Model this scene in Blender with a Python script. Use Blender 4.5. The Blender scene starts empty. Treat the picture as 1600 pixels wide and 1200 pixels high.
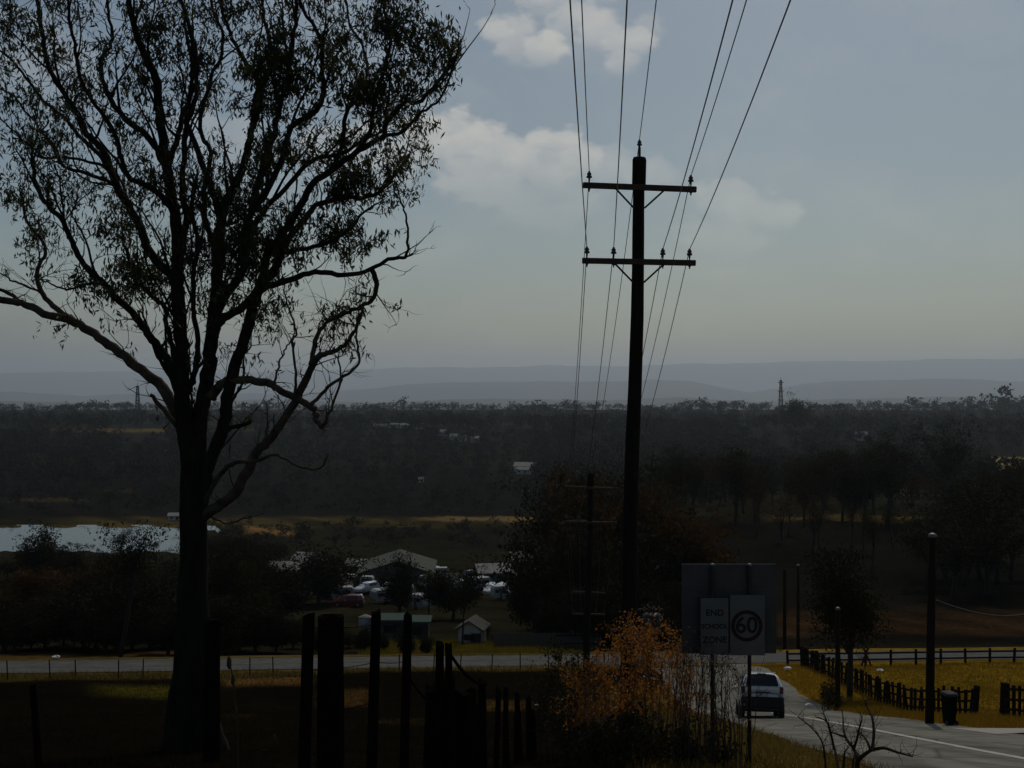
import bpy, math, random
import numpy as np
from mathutils import Vector, Matrix

R = math.radians
random.seed(7)
rng = np.random.default_rng(7)
SC = bpy.context.scene
COL = SC.collection
EYE = 1.6
F = 2000.0          # focal length in pixels of the 1600 px wide photograph

# ------------------------------------------------------------------ camera
cam_d = bpy.data.cameras.new('camera')
cam_d.sensor_width = 36.0
cam_d.lens = 36.0 * F / 1600.0
cam_d.clip_start = 0.1
cam_d.clip_end = 80000.0
cam = bpy.data.objects.new('camera', cam_d)
cam.location = (0, 0, EYE)
cam.rotation_euler = (R(90), 0, 0)
COL.objects.link(cam)
SC.camera = cam

# ------------------------------------------------------------------ light
SUN_EL, SUN_AZ = 46.0, 16.0          # azimuth: degrees to the right of straight ahead
EXPOSURE = -1.78
SKY_STRENGTH = 0.125
SUN_STRENGTH = 3.4
HAZE_DENSITY = 5.2e-5
SC.view_settings.view_transform = 'Standard'
SC.view_settings.look = 'None'
SC.view_settings.gamma = 1.0
SC.view_settings.use_curve_mapping = False
SC.view_settings.exposure = EXPOSURE
SC.cycles.volume_bounces = 2

sun_dir = Vector((math.sin(R(SUN_AZ)) * math.cos(R(SUN_EL)), math.cos(R(SUN_AZ)) * math.cos(R(SUN_EL)), math.sin(R(SUN_EL))))
sd = bpy.data.lights.new('sun', 'SUN')
sd.energy = SUN_STRENGTH
sd.angle = R(0.53)
sd.color = (1.0, 0.93, 0.82)
sun = bpy.data.objects.new('sun', sd)
sun.rotation_euler = sun_dir.to_track_quat('Z', 'Y').to_euler()
sun.location = (40, 40, 120)
COL.objects.link(sun)

def new_node(nt, t, **kw):
    n = nt.nodes.new(t)
    for k, v in kw.items():
        setattr(n, k, v)
    return n

def build_world():
    w = bpy.data.worlds.new('World')
    SC.world = w
    w.use_nodes = True
    nt = w.node_tree
    nt.nodes.clear()
    L = nt.links.new
    out = new_node(nt, 'ShaderNodeOutputWorld')
    bg = new_node(nt, 'ShaderNodeBackground')
    bg.inputs['Strength'].default_value = SKY_STRENGTH
    sky = new_node(nt, 'ShaderNodeTexSky', sky_type='NISHITA', sun_disc=False)
    sky.sun_elevation = R(SUN_EL)
    sky.sun_rotation = R(SUN_AZ)
    sky.air_density = 1.0
    sky.dust_density = 1.5
    sky.ozone_density = 1.0
    hs = new_node(nt, 'ShaderNodeHueSaturation')
    hs.inputs['Saturation'].default_value = 1.0
    L(sky.outputs[0], hs.inputs['Color'])
    tint = new_node(nt, 'ShaderNodeVectorMath', operation='MULTIPLY')      # the camera's slightly green white balance
    L(hs.outputs[0], tint.inputs[0])
    tint.inputs[1].default_value = (.94, 1.03, 1.03)
    tc = new_node(nt, 'ShaderNodeTexCoord')
    def math_(op, a, b=None, c=None, clamp=False):
        n = new_node(nt, 'ShaderNodeMath', operation=op, use_clamp=clamp)
        for i, x in enumerate((a, b, c)):
            if x is None:
                continue
            if isinstance(x, (int, float)):
                n.inputs[i].default_value = x
            else:
                L(x, n.inputs[i])
        return n.outputs[0]
    def smooth(x, lo, hi):
        n = new_node(nt, 'ShaderNodeMapRange', interpolation_type='SMOOTHSTEP')
        L(x, n.inputs['Value'])
        n.inputs['From Min'].default_value = lo
        n.inputs['From Max'].default_value = hi
        return n.outputs[0]
    # billowing noise over directions
    def noise(scale, detail, rough, sc=(1, 1, 1.5)):
        m = new_node(nt, 'ShaderNodeMapping')
        m.inputs['Scale'].default_value = sc
        L(tc.outputs['Generated'], m.inputs['Vector'])
        n = new_node(nt, 'ShaderNodeTexNoise')
        n.inputs['Scale'].default_value = scale
        n.inputs['Detail'].default_value = detail
        n.inputs['Roughness'].default_value = rough
        L(m.outputs[0], n.inputs['Vector'])
        return n.outputs['Fac']
    n1 = noise(34.0, 10.0, 0.6)
    n2 = noise(11.0, 8.0, 0.6)
    wob = math_('ADD', math_('MULTIPLY', math_('SUBTRACT', n1, 0.5), 1.9), math_('MULTIPLY', math_('SUBTRACT', n2, 0.5), .9))
    # cumulus heads: (azimuth, elevation, radius, weight) in photograph pixels round the line of sight
    heads = [(702, 200, 38, 1.0), (668, 225, 55, .85), (735, 225, 48, .95), (775, 240, 50, .9), (815, 252, 46, .85), (850, 222, 30, .95), (878, 222, 34, 1.0), (905, 250, 40, .8), (845, 262, 60, .7), (760, 275, 80, .6),
             (625, 245, 60, .6), (575, 215, 48, .7), (530, 235, 60, .5), (955, 262, 44, .45), (1015, 275, 44, .4), (850, 300, 90, .35),
             (1130, 320, 52, .40), (1175, 330, 46, .45), (1215, 338, 36, .42), (1130, 375, 60, .25),
             (775, 50, 30, .9), (808, 42, 30, .8), (842, 78, 34, .85), (805, 75, 36, .6), (900, 25, 44, .75), (945, 45, 44, .8), (985, 62, 38, .75), (975, 98, 28, .6), (870, -15, 60, .8), (1010, 40, 30, .4), (930, -40, 70, .8),
             (60, 100, 90, .3), (330, 230, 70, .3), (1950, 200, 150, .4), (1560, -160, 150, .5), (300, -200, 180, .6), (2200, 100, 260, .6), (-500, 150, 260, .6)]
    acc = None
    for (px, py, r, wgt) in heads:
        d = Vector(((px - 800) / F, 1.0, (600 - py) / F)).normalized()
        sub = new_node(nt, 'ShaderNodeVectorMath', operation='SUBTRACT')
        L(tc.outputs['Generated'], sub.inputs[0])
        sub.inputs[1].default_value = d
        scl = new_node(nt, 'ShaderNodeVectorMath', operation='MULTIPLY')
        L(sub.outputs[0], scl.inputs[0])
        q = F / r
        scl.inputs[1].default_value = (q * .8, q * .8, q * 1.1)
        ln = new_node(nt, 'ShaderNodeVectorMath', operation='LENGTH')
        L(scl.outputs[0], ln.inputs[0])
        dens = smooth(math_('ADD', math_('SUBTRACT', 1.0, ln.outputs['Value']), wob), -.02, .55)
        sep = new_node(nt, 'ShaderNodeSeparateXYZ')
        L(scl.outputs[0], sep.inputs[0])
        low = smooth(sep.outputs['Z'], -1.25, .2)
        dd = math_('MULTIPLY', math_('MULTIPLY', dens, low), wgt)
        acc = dd if acc is None else math_('MAXIMUM', acc, dd)
    # thin high veil over the rest of the sky
    sepd = new_node(nt, 'ShaderNodeSeparateXYZ')
    L(tc.outputs['Generated'], sepd.inputs[0])
    veil = math_('MULTIPLY', smooth(n2, .42, .75), .16)
    inner = math_('ADD', math_('ADD', math_('MULTIPLY', n1, 1.7), math_('MULTIPLY', n2, .7)), -.22)
    amt = math_('MULTIPLY', math_('MULTIPLY', math_('MAXIMUM', acc, veil), inner), 0.50, clamp=True)
    mix = new_node(nt, 'ShaderNodeMix', data_type='RGBA', blend_type='MIX')
    L(amt, mix.inputs['Factor'])
    L(tint.outputs[0], mix.inputs['A'])
    mix.inputs['B'].default_value = CLOUD
    L(mix.outputs['Result'], bg.inputs['Color'])
    L(bg.outputs[0], out.inputs['Surface'])
CLOUD = (19.5, 18.2, 16.0, 1)
build_world()

# ------------------------------------------------------------------ helpers
def mat_nodes(name):
    m = bpy.data.materials.new(name)
    m.use_nodes = True
    nt = m.node_tree
    nt.nodes.clear()
    out = nt.nodes.new('ShaderNodeOutputMaterial')
    return m, nt, out

def mk_mat(name, c1, c2=None, rough=.8, scale=3.0, metallic=0.0, bump=0.0, coat=0.0, spec=0.3, stretch=(1, 1, 1), coords='Object', detail=6.0, objrand=0.0):
    """Principled surface whose colour wanders between c1 and c2 with noise."""
    m, nt, out = mat_nodes(name)
    L = nt.links.new
    p = nt.nodes.new('ShaderNodeBsdfPrincipled')
    p.inputs['Roughness'].default_value = rough
    p.inputs['Metallic'].default_value = metallic
    p.inputs['Specular IOR Level'].default_value = spec
    p.inputs['Coat Weight'].default_value = coat
    c2 = c2 or tuple(x * .7 for x in c1)
    tc = nt.nodes.new('ShaderNodeTexCoord')
    mp = nt.nodes.new('ShaderNodeMapping')
    mp.inputs['Scale'].default_value = stretch
    L(tc.outputs[coords], mp.inputs['Vector'])
    n = nt.nodes.new('ShaderNodeTexNoise')
    n.inputs['Scale'].default_value = scale
    n.inputs['Detail'].default_value = detail
    n.inputs['Roughness'].default_value = .65
    L(mp.outputs[0], n.inputs['Vector'])
    mr = nt.nodes.new('ShaderNodeMapRange')
    mr.inputs['From Min'].default_value = .3
    mr.inputs['From Max'].default_value = .7
    L(n.outputs['Fac'], mr.inputs['Value'])
    mx = nt.nodes.new('ShaderNodeMix')
    mx.data_type = 'RGBA'
    L(mr.outputs[0], mx.inputs['Factor'])
    mx.inputs['A'].default_value = (*c1, 1)
    mx.inputs['B'].default_value = (*c2, 1)
    L(mx.outputs['Result'], p.inputs['Base Color'])
    if bump:
        b = nt.nodes.new('ShaderNodeBump')
        b.inputs['Strength'].default_value = bump
        b.inputs['Distance'].default_value = .02
        L(n.outputs['Fac'], b.inputs['Height'])
        L(b.outputs[0], p.inputs['Normal'])
    L(p.outputs[0], out.inputs['Surface'])
    return m

def leaf_mat(name, c1, c2, trans=(.06, .07, .02), tw=.4, scale=.6, gloss=.85):
    m, nt, out = mat_nodes(name)
    L = nt.links.new
    geo = nt.nodes.new('ShaderNodeNewGeometry')
    oi = nt.nodes.new('ShaderNodeObjectInfo')
    n = nt.nodes.new('ShaderNodeTexNoise')
    n.inputs['Scale'].default_value = scale
    n.inputs['Detail'].default_value = 5
    L(geo.outputs['Position'], n.inputs['Vector'])
    rnd = nt.nodes.new('ShaderNodeMath')
    rnd.operation = 'MULTIPLY_ADD'
    L(geo.outputs['Random Per Island'], rnd.inputs[0])
    rnd.inputs[1].default_value = .5
    L(n.outputs['Fac'], rnd.inputs[2])
    r2 = nt.nodes.new('ShaderNodeMath')
    r2.operation = 'MULTIPLY_ADD'
    L(oi.outputs['Random'], r2.inputs[0])
    r2.inputs[1].default_value = .4
    L(rnd.outputs[0], r2.inputs[2])
    mr = nt.nodes.new('ShaderNodeMapRange')
    mr.inputs['From Min'].default_value = .5
    mr.inputs['From Max'].default_value = 1.25
    L(r2.outputs[0], mr.inputs['Value'])
    mx = nt.nodes.new('ShaderNodeMix')
    mx.data_type = 'RGBA'
    L(mr.outputs[0], mx.inputs['Factor'])
    mx.inputs['A'].default_value = (*c1, 1)
    mx.inputs['B'].default_value = (*c2, 1)
    p = nt.nodes.new('ShaderNodeBsdfPrincipled')
    p.inputs['Roughness'].default_value = gloss
    p.inputs['Specular IOR Level'].default_value = .28 * (1 - gloss) + .02
    L(mx.outputs['Result'], p.inputs['Base Color'])
    t = nt.nodes.new('ShaderNodeBsdfTranslucent')
    t.inputs['Color'].default_value = (*trans, 1)
    ms = nt.nodes.new('ShaderNodeMixShader')
    ms.inputs[0].default_value = tw
    L(p.outputs[0], ms.inputs[1])
    L(t.outputs[0], ms.inputs[2])
    L(ms.outputs[0], out.inputs['Surface'])
    return m

class MB:
    """collects vertices and faces, then links them as one mesh object"""
    def __init__(s):
        s.v, s.f = [], []
    def box(s, c, size, rot=None):
        hx, hy, hz = size[0] / 2, size[1] / 2, size[2] / 2
        b = len(s.v)
        for x, y, z in ((-1, -1, -1), (1, -1, -1), (1, 1, -1), (-1, 1, -1), (-1, -1, 1), (1, -1, 1), (1, 1, 1), (-1, 1, 1)):
            p = Vector((x * hx, y * hy, z * hz))
            if rot is not None:
                p = rot @ p
            s.v.append((p.x + c[0], p.y + c[1], p.z + c[2]))
        for f in ((0, 3, 2, 1), (4, 5, 6, 7), (0, 1, 5, 4), (1, 2, 6, 5), (2, 3, 7, 6), (3, 0, 4, 7)):
            s.f.append(tuple(b + i for i in f))
        return s
    def tube(s, pts, rad, n=6, cap=True):
        pts = [Vector(p) for p in pts]
        if isinstance(rad, (int, float)):
            rad = [rad] * len(pts)
        base = len(s.v)
        ref = None
        for i, p in enumerate(pts):
            a = pts[max(i - 1, 0)]
            c = pts[min(i + 1, len(pts) - 1)]
            t = (c - a)
            if t.length < 1e-9:
                t = Vector((0, 0, 1))
            t.normalize()
            if ref is None:
                ref = Vector((1, 0, 0)) if abs(t.x) < .8 else Vector((0, 1, 0))
            u = ref - t * ref.dot(t)
            if u.length < 1e-6:
                u = t.orthogonal()
            u.normalize()
            ref = u
            w = t.cross(u)
            for k in range(n):
                an = 2 * math.pi * k / n
                q = p + (u * math.cos(an) + w * math.sin(an)) * rad[i]
                s.v.append((q.x, q.y, q.z))
        for i in range(len(pts) - 1):
            for k in range(n):
                a = base + i * n + k
                b = base + i * n + (k + 1) % n
                s.f.append((a, b, b + n, a + n))
        if cap:
            s.f.append(tuple(base + k for k in reversed(range(n))))
            e = base + (len(pts) - 1) * n
            s.f.append(tuple(e + k for k in range(n)))
        return s
    def lathe(s, prof, c=(0, 0, 0), n=12, axis=None):
        """prof: list of (radius, height)"""
        base = len(s.v)
        for r, h in prof:
            for k in range(n):
                an = 2 * math.pi * k / n
                p = Vector((r * math.cos(an), r * math.sin(an), h))
                if axis is not None:
                    p = axis @ p
                s.v.append((p.x + c[0], p.y + c[1], p.z + c[2]))
        for i in range(len(prof) - 1):
            for k in range(n):
                a = base + i * n + k
                b = base + i * n + (k + 1) % n
                s.f.append((a, b, b + n, a + n))
        s.f.append(tuple(base + k for k in reversed(range(n))))
        e = base + (len(prof) - 1) * n
        s.f.append(tuple(e + k for k in range(n)))
        return s
    def poly(s, pts):
        b = len(s.v)
        s.v += [tuple(p) for p in pts]
        s.f.append(tuple(range(b, b + len(pts))))
        return s
    def mesh(s, name, mat, smooth=False):
        me = bpy.data.meshes.new(name)
        me.from_pydata(s.v, [], s.f)
        me.materials.append(mat)
        if smooth:
            me.polygons.foreach_set('use_smooth', [True] * len(me.polygons))
        me.update()
        return me
    def build(s, name, mat, parent=None, smooth=False, loc=None):
        return link(name, s.mesh(name, mat, smooth), parent, loc)

def link(name, me, parent=None, loc=None):
    o = bpy.data.objects.new(name, me)
    COL.objects.link(o)
    if parent is not None:
        o.parent = parent
    if loc is not None:
        o.location = loc
    return o

def bevel(o, w, seg=2):
    b = o.modifiers.new('bevel', 'BEVEL')
    b.width = w
    b.segments = seg
    b.limit_method = 'ANGLE'
    return o

def tag(o, label=None, cat=None, group=None, kind=None):
    if label: o['label'] = label
    if cat: o['category'] = cat
    if group: o['group'] = group
    if kind: o['kind'] = kind
    return o

def empty(name, loc=(0, 0, 0), rz=0.0):
    o = bpy.data.objects.new(name, None)
    o.empty_display_size = .3
    COL.objects.link(o)
    o.location = loc
    o.rotation_euler = (0, 0, rz)
    return o

def copy_tree(root, loc=None, rz=None, scale=None):
    r = root.copy()
    COL.objects.link(r)
    if loc is not None: r.location = loc
    if rz is not None: r.rotation_euler = (0, 0, rz)
    if scale is not None: r.scale = (scale, scale, scale) if isinstance(scale, (int, float)) else scale
    for ch in list(root.children):
        c = ch.copy()
        COL.objects.link(c)
        c.parent = r
        for g in list(ch.children):
            d = g.copy()
            COL.objects.link(d)
            d.parent = c
    return r

def np_mesh(name, verts, quads, mat, smooth=False):
    """quads: (n,4) or (n,3) int array"""
    k = quads.shape[1]
    me = bpy.data.meshes.new(name)
    me.vertices.add(len(verts))
    me.vertices.foreach_set('co', np.asarray(verts, np.float32).ravel())
    me.loops.add(quads.size)
    me.loops.foreach_set('vertex_index', np.asarray(quads, np.int32).ravel())
    me.polygons.add(len(quads))
    me.polygons.foreach_set('loop_start', np.arange(len(quads), dtype=np.int32) * k)
    me.polygons.foreach_set('loop_total', np.full(len(quads), k, np.int32))
    if smooth:
        me.polygons.foreach_set('use_smooth', np.ones(len(quads), bool))
    me.materials.append(mat)
    me.update(calc_edges=True)
    me.validate()
    return me

def leaf_quads(cent, length, width, droop=.6, jit=.35, r=None):
    """diamond leaves about the given centres; returns verts, quads"""
    r = r or rng
    n = len(cent)
    ax = r.normal(0, 1, (n, 3))
    ax[:, 2] -= droop * 2.2
    ax /= np.linalg.norm(ax, axis=1)[:, None] + 1e-9
    side = np.cross(ax, r.normal(0, 1, (n, 3)))
    side /= np.linalg.norm(side, axis=1)[:, None] + 1e-9
    ln = (length * (1 + jit * r.uniform(-1, 1, n)))[:, None]
    wd = (width * (1 + jit * r.uniform(-1, 1, n)))[:, None]
    a = cent - ax * ln / 2
    b = cent + side * wd / 2 - ax * ln * .08
    c = cent + ax * ln / 2
    d = cent - side * wd / 2 - ax * ln * .08
    v = np.stack([a, b, c, d], 1).reshape(-1, 3)
    q = np.arange(4 * n).reshape(n, 4)
    return v, q

# ------------------------------------------------------------------ terrain
def pchip(xk, yk):
    xk = np.array(xk, float); yk = np.array(yk, float)
    h = np.diff(xk); d = np.diff(yk) / h
    m = np.zeros_like(yk)
    m[0], m[-1] = d[0], d[-1]
    for i in range(1, len(xk) - 1):
        if d[i - 1] * d[i] > 0:
            w1, w2 = 2 * h[i] + h[i - 1], h[i] + 2 * h[i - 1]
            m[i] = (w1 + w2) / (w1 / d[i - 1] + w2 / d[i])
    def f(x):
        x = np.clip(np.asarray(x, float), xk[0], xk[-1])
        i = np.clip(np.searchsorted(xk, x) - 1, 0, len(h) - 1)
        t = (x - xk[i]) / h[i]
        return ((2 * t**3 - 3 * t**2 + 1) * yk[i] + (t**3 - 2 * t**2 + t) * h[i] * m[i] + (-2 * t**3 + 3 * t**2) * yk[i + 1] + (t**3 - t**2) * h[i] * m[i + 1])
    return f
NEAR = [(-400, -3.0), (-60, -2.4), (-12, -1.75), (0, -1.6), (4, -2.1), (10, -3.7), (20, -6.1), (39, -10.4), (46, -12.0), (52, -13.4), (60, -15.0), (68, -15.95), (76, -16.9), (84, -18.3), (92, -19.6), (100, -20.8)]
FAR_L = [(115, -22.8), (150, -27), (200, -32), (250, -37), (320, -45), (400, -54), (440, -57.8), (530, -58.2), (560, -58.6), (700, -60), (850, -62), (1000, -60), (1250, -45), (1600, -53), (2500, -54), (4000, -86), (7000, -170), (13000, -400), (60000, -450)]
FAR_R = [(110, -22.2), (125, -22.9), (150, -23.8), (200, -25.0), (250, -26.6), (300, -30), (400, -37), (600, -50), (850, -58), (1000, -57), (1250, -47), (1600, -53), (2500, -54), (4000, -86), (7000, -170), (13000, -400), (60000, -450)]
_pl = pchip(*zip(*(NEAR + FAR_L)))
_pr = pchip(*zip(*(NEAR + FAR_R)))
def sstep(x, a, b):
    t = np.clip((x - a) / (b - a), 0, 1)
    return t * t * (3 - 2 * t)
def bumps(x, y):
    return (np.sin(x * .9 + 1.3 * np.sin(y * .31)) * np.sin(y * .7 + x * .23) * .6 + np.sin(x * .27 + y * .19 + 2) * .9 + np.sin(x * 2.3 + y * 1.7) * np.sin(y * 2.9 - x) * .25)
def ground(x, y):
    """height of the ground, in metres above the foot of the camera"""
    x = np.asarray(x, float); y = np.asarray(y, float)
    px = 800 + F * x / np.maximum(y, 25)
    t = sstep(px, 830, 1090)
    z = _pl(y) * (1 - t) + _pr(y) * t
    # pond
    lk = sstep(px, 318, 296) * sstep(y, 440, 452) * sstep(y, 522, 508)
    z = z - 3.0 * lk
    # cross road bench
    s = y - .24 * x
    w = sstep(np.abs(s - 83.3), 9.5, 4.2) * sstep(np.abs(x), 140, 90)
    zr = -16.85 - .039 * (x + 30) - .10 * (s - 83.3)
    z = z * (1 - w) + zr * w
    # roughness off the roads
    rd = sstep(np.abs(x - (8.4 + .045 * y)), 4.2, 7.0)
    amp = .09 * rd * (1 - w) * sstep(y, 2, 12) * (1 + sstep(y, 90, 400) * 8)
    z = z + amp * bumps(x, y) * np.where(y > 420, .5, 1)
    return z + EYE
def g1(x, y):
    return float(ground(x, y))
def P(px, py, D):
    return Vector(((px - 800) / F * D, D, EYE + (600 - py) / F * D))
def X(px, D):
    return (px - 800) / F * D
def on_ground(px, D):
    x = X(px, D)
    return Vector((x, D, g1(x, D)))
def hit(px, py, lo=12, hi=20000):
    """where the sight line through a photograph pixel meets the ground"""
    D = lo
    while D < hi:
        if EYE + (600 - py) / F * D <= g1(X(px, D), D):
            break
        D *= 1.004
    return X(px, D), D

# colours of the ground cover, by place
def cover(x, y):
    px = 800 + F * x / np.maximum(y, 15)
    n = len(x)
    c = np.zeros((n, 3))
    gold = np.array([.185, .105, .009]); dry = np.array([.16, .11, .035]); burnt = np.array([.009, .007, .004])
    dark = np.array([.012, .011, .008]); tan = np.array([.24, .16, .06]); scrub = np.array([.02, .018, .009]); olive = np.array([.11, .095, .022])
    def lay(col, m):
        c[:] = c * (1 - m[:, None]) + col * m[:, None]
    c[:] = scrub
    roadx = 8.4 + .045 * y
    s = y - .24 * x
    lay(burnt, sstep(y, 105, 90))  # very dark brown base tone for all the near ground
    # left paddock: near-black brown, with a green and gold strip by the road
    lay(np.array([.10, .072, .022]), sstep(s, 74.5, 77.5) * sstep(s, 92, 88))
    g = sstep(px, 120, 190) * sstep(px, 300, 250) * sstep(y, 61, 64) * sstep(y, 69, 66)
    lay(np.array([.075, .062, .008]), g)
    for (a, b, y0, y1, m) in ((330, 500, 68, 72, .9), (480, 600, 60, 66, .55), (690, 850, 56, 61, .5), (840, 960, 52, 58, .55), (330, 420, 44, 50, .2), (560, 760, 38, 44, .2)):
        lay(np.array([.14, .075, .02]), sstep(px, a, a + 40) * sstep(px, b, b - 40) * sstep(y, y0 - 1, y0 + 1) * sstep(y, y1 + 1, y1 - 1) * m)
    # verges and the right paddock
    r = sstep(x - roadx, -1.0, 0.5) * sstep(s, 93, 90) * sstep(y, -20, -5)
    lay(gold, r)
    pad = sstep(x, 17.8, 18.6) * sstep(s, 78.0, 77.0)
    lay(np.array([.165, .098, .008]), pad * r)
    lv = sstep(roadx - x, 7.2, 5.4) * sstep(roadx - x, 2.5, 3.1) * sstep(y, 70, 60)
    lay(np.array([.14, .095, .022]), lv)
    # beyond the cross road, left: yellow strip by the road, then scrub
    lay(np.array([.17, .13, .02]), sstep(px, 560, 640) * sstep(px, 860, 835) * sstep(y, 96, 99) * sstep(y, 110, 106))
    lay(np.array([.15, .09, .03]), sstep(px, -100, 30) * sstep(px, 320, 260) * sstep(y, 88, 90) * sstep(y, 100, 97) * .7)
    for (a, b, y0, y1) in ((20, 120, 230, 270), (150, 215, 225, 265)):
        lay(np.array([.14, .08, .03]), sstep(px, a, a + 15) * sstep(px, b, b - 15) * sstep(y, y0, y0 + 10) * sstep(y, y1, y1 - 10))
    # far right burnt slope
    rt = sstep(px, 1060, 1120)
    lay(dark, rt * sstep(y, 100, 112) * sstep(y, 270, 240))
    lay(np.array([.052, .027, .009]) * (.5 + .5 * np.sin(px * .03 + y * .4) ** 2)[:, None] + .004, rt * sstep(px, 1190, 1240) * sstep(y, 112, 117) * sstep(y, 136, 124) * .85)
    lay(tan * .42, rt * sstep(px, 1180, 1230) * sstep(px, 1480, 1420) * sstep(y, 244, 250) * sstep(y, 268, 262))
    # pond shore and strip of dry grass on its far side
    st = sstep(px, 870, 820) * sstep(y, 514, 520)
    lay(np.array([.085, .062, .018]), st * (.55 + .45 * np.sin(px * .05 + y * .11) * np.sin(px * .021 + 1)) * sstep(px, 60, 130) * sstep(y, 572, 555))
    lay(tan, sstep(px, -50, 20) * sstep(px, 330, 300) * sstep(y, 511, 514) * sstep(y, 524, 519))
    yy = y + (px - 420) * .22
    lay(np.array([.22, .12, .04]), sstep(px, 372, 395) * sstep(px, 470, 440) * sstep(yy, 488, 500) * sstep(yy, 524, 512))
    lay(tan, sstep(px, 620, 700) * sstep(px, 860, 820) * sstep(y, 540, 548) * sstep(y, 570, 562) * .7)
    # blackened plain
    lay(dark, (1 - rt) * sstep(y, 560, 585) * sstep(y, 1000, 850))
    lay(tan * .4, sstep(px, -60, 20) * sstep(px, 160, 110) * sstep(y, 640, 650) * sstep(y, 675, 665) * .5)
    lay(tan * .4, sstep(px, 130, 180) * sstep(px, 220, 200) * sstep(y, 700, 715) * sstep(y, 740, 728) * .4)
    # far woodland floor and a pale field
    lay(np.array([.02, .021, .015]), sstep(y, 1000, 1100))
    lay(tan * .5, sstep(px, 40, 130) * sstep(px, 420, 330) * sstep(y, 1200, 1230) * sstep(y, 1330, 1290))
    lay(np.array([.28, .22, .09]), sstep(px, 1545, 1552) * sstep(px, 1640, 1620) * sstep(y, 860, 880) * sstep(y, 1010, 990))
    return c

def build_ground():
    ys = np.concatenate([np.array([-380, -200, -100, -50, -30, -18]), np.arange(-10, 110, .55), np.geomspace(110, 1400, 210), np.geomspace(1430, 42000, 66)])
    us = np.concatenate([np.linspace(-1.5, -.62, 14), np.linspace(-.6, .6, 330), np.linspace(.62, 1.5, 14)])
    U, Y = np.meshgrid(us, ys)
    W = np.maximum(Y + 12, 40)
    Xg = U * W
    Z = ground(Xg, Y)
    nr, nc = Y.shape
    v = np.stack([Xg, Y, Z], -1).reshape(-1, 3)
    i = np.arange(nr * nc).reshape(nr, nc)
    q = np.stack([i[:-1, :-1], i[:-1, 1:], i[1:, 1:], i[1:, :-1]], -1).reshape(-1, 4)
    m, nt, out = mat_nodes('ground_cover')
    L = nt.links.new
    p = nt.nodes.new('ShaderNodeBsdfPrincipled')
    p.inputs['Roughness'].default_value = 1.0
    p.inputs['Specular IOR Level'].default_value = 0.0
    at = nt.nodes.new('ShaderNodeAttribute')
    at.attribute_name = 'cover'
    geo = nt.nodes.new('ShaderNodeNewGeometry')
    def noise(scale, lo, hi, a, b):
        n = nt.nodes.new('ShaderNodeTexNoise')
        n.inputs['Scale'].default_value = scale
        n.inputs['Detail'].default_value = 8
        n.inputs['Roughness'].default_value = .7
        L(geo.outputs['Position'], n.inputs['Vector'])
        mr = nt.nodes.new('ShaderNodeMapRange')
        for k, val in zip(('From Min', 'From Max', 'To Min', 'To Max'), (lo, hi, a, b)):
            mr.inputs[k].default_value = val
        L(n.outputs['Fac'], mr.inputs['Value'])
        return n.outputs['Fac'], mr.outputs[0]
    f1, a1 = noise(1.7, .3, .7, .45, 1.55)
    f2, a2 = noise(.09, .3, .7, .6, 1.4)
    f3, a3 = noise(.011, .3, .7, .6, 1.4)
    mu = nt.nodes.new('ShaderNodeMath'); mu.operation = 'MULTIPLY'
    L(a1, mu.inputs[0]); L(a2, mu.inputs[1])
    mu2 = nt.nodes.new('ShaderNodeMath'); mu2.operation = 'MULTIPLY'
    L(mu.outputs[0], mu2.inputs[0]); L(a3, mu2.inputs[1])
    vm = nt.nodes.new('ShaderNodeVectorMath'); vm.operation = 'SCALE'
    L(at.outputs['Color'], vm.inputs[0]); L(mu2.outputs[0], vm.inputs['Scale'])
    L(vm.outputs[0], p.inputs['Base Color'])
    b = nt.nodes.new('ShaderNodeBump')
    b.inputs['Strength'].default_value = .8
    b.inputs['Distance'].default_value = .12
    L(f1, b.inputs['Height'])
    L(b.outputs[0], p.inputs['Normal'])
    L(p.outputs[0], out.inputs['Surface'])
    me = np_mesh('ground', v, q, m, smooth=True)
    ca = me.color_attributes.new('cover', 'FLOAT_COLOR', 'POINT')
    c = cover(v[:, 0], v[:, 1])
    ca.data.foreach_set('color', np.concatenate([c, np.ones((len(c), 1))], 1).astype(np.float32).ravel())
    o = link('ground', me)
    tag(o, 'dry grassy hillside falling to a burnt wooded valley floor', kind='structure')
build_ground()

def ribbon(name, pts_left, pts_right, dz, mat, label, kind='structure', across=4, thick=0.0):
    n = len(pts_left)
    v, q = [], []
    for a, b in zip(pts_left, pts_right):
        for k in range(across + 1):
            t = k / across
            x, y = a[0] + (b[0] - a[0]) * t, a[1] + (b[1] - a[1]) * t
            v.append((x, y, g1(x, y) + dz))
    for i in range(n - 1):
        for k in range(across):
            j = i * (across + 1) + k
            q.append((j, j + 1, j + across + 2, j + across + 1))
    o = link(name, np_mesh(name, np.array(v), np.array(q), mat, True))
    tag(o, label, kind=kind)
    return o

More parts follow.
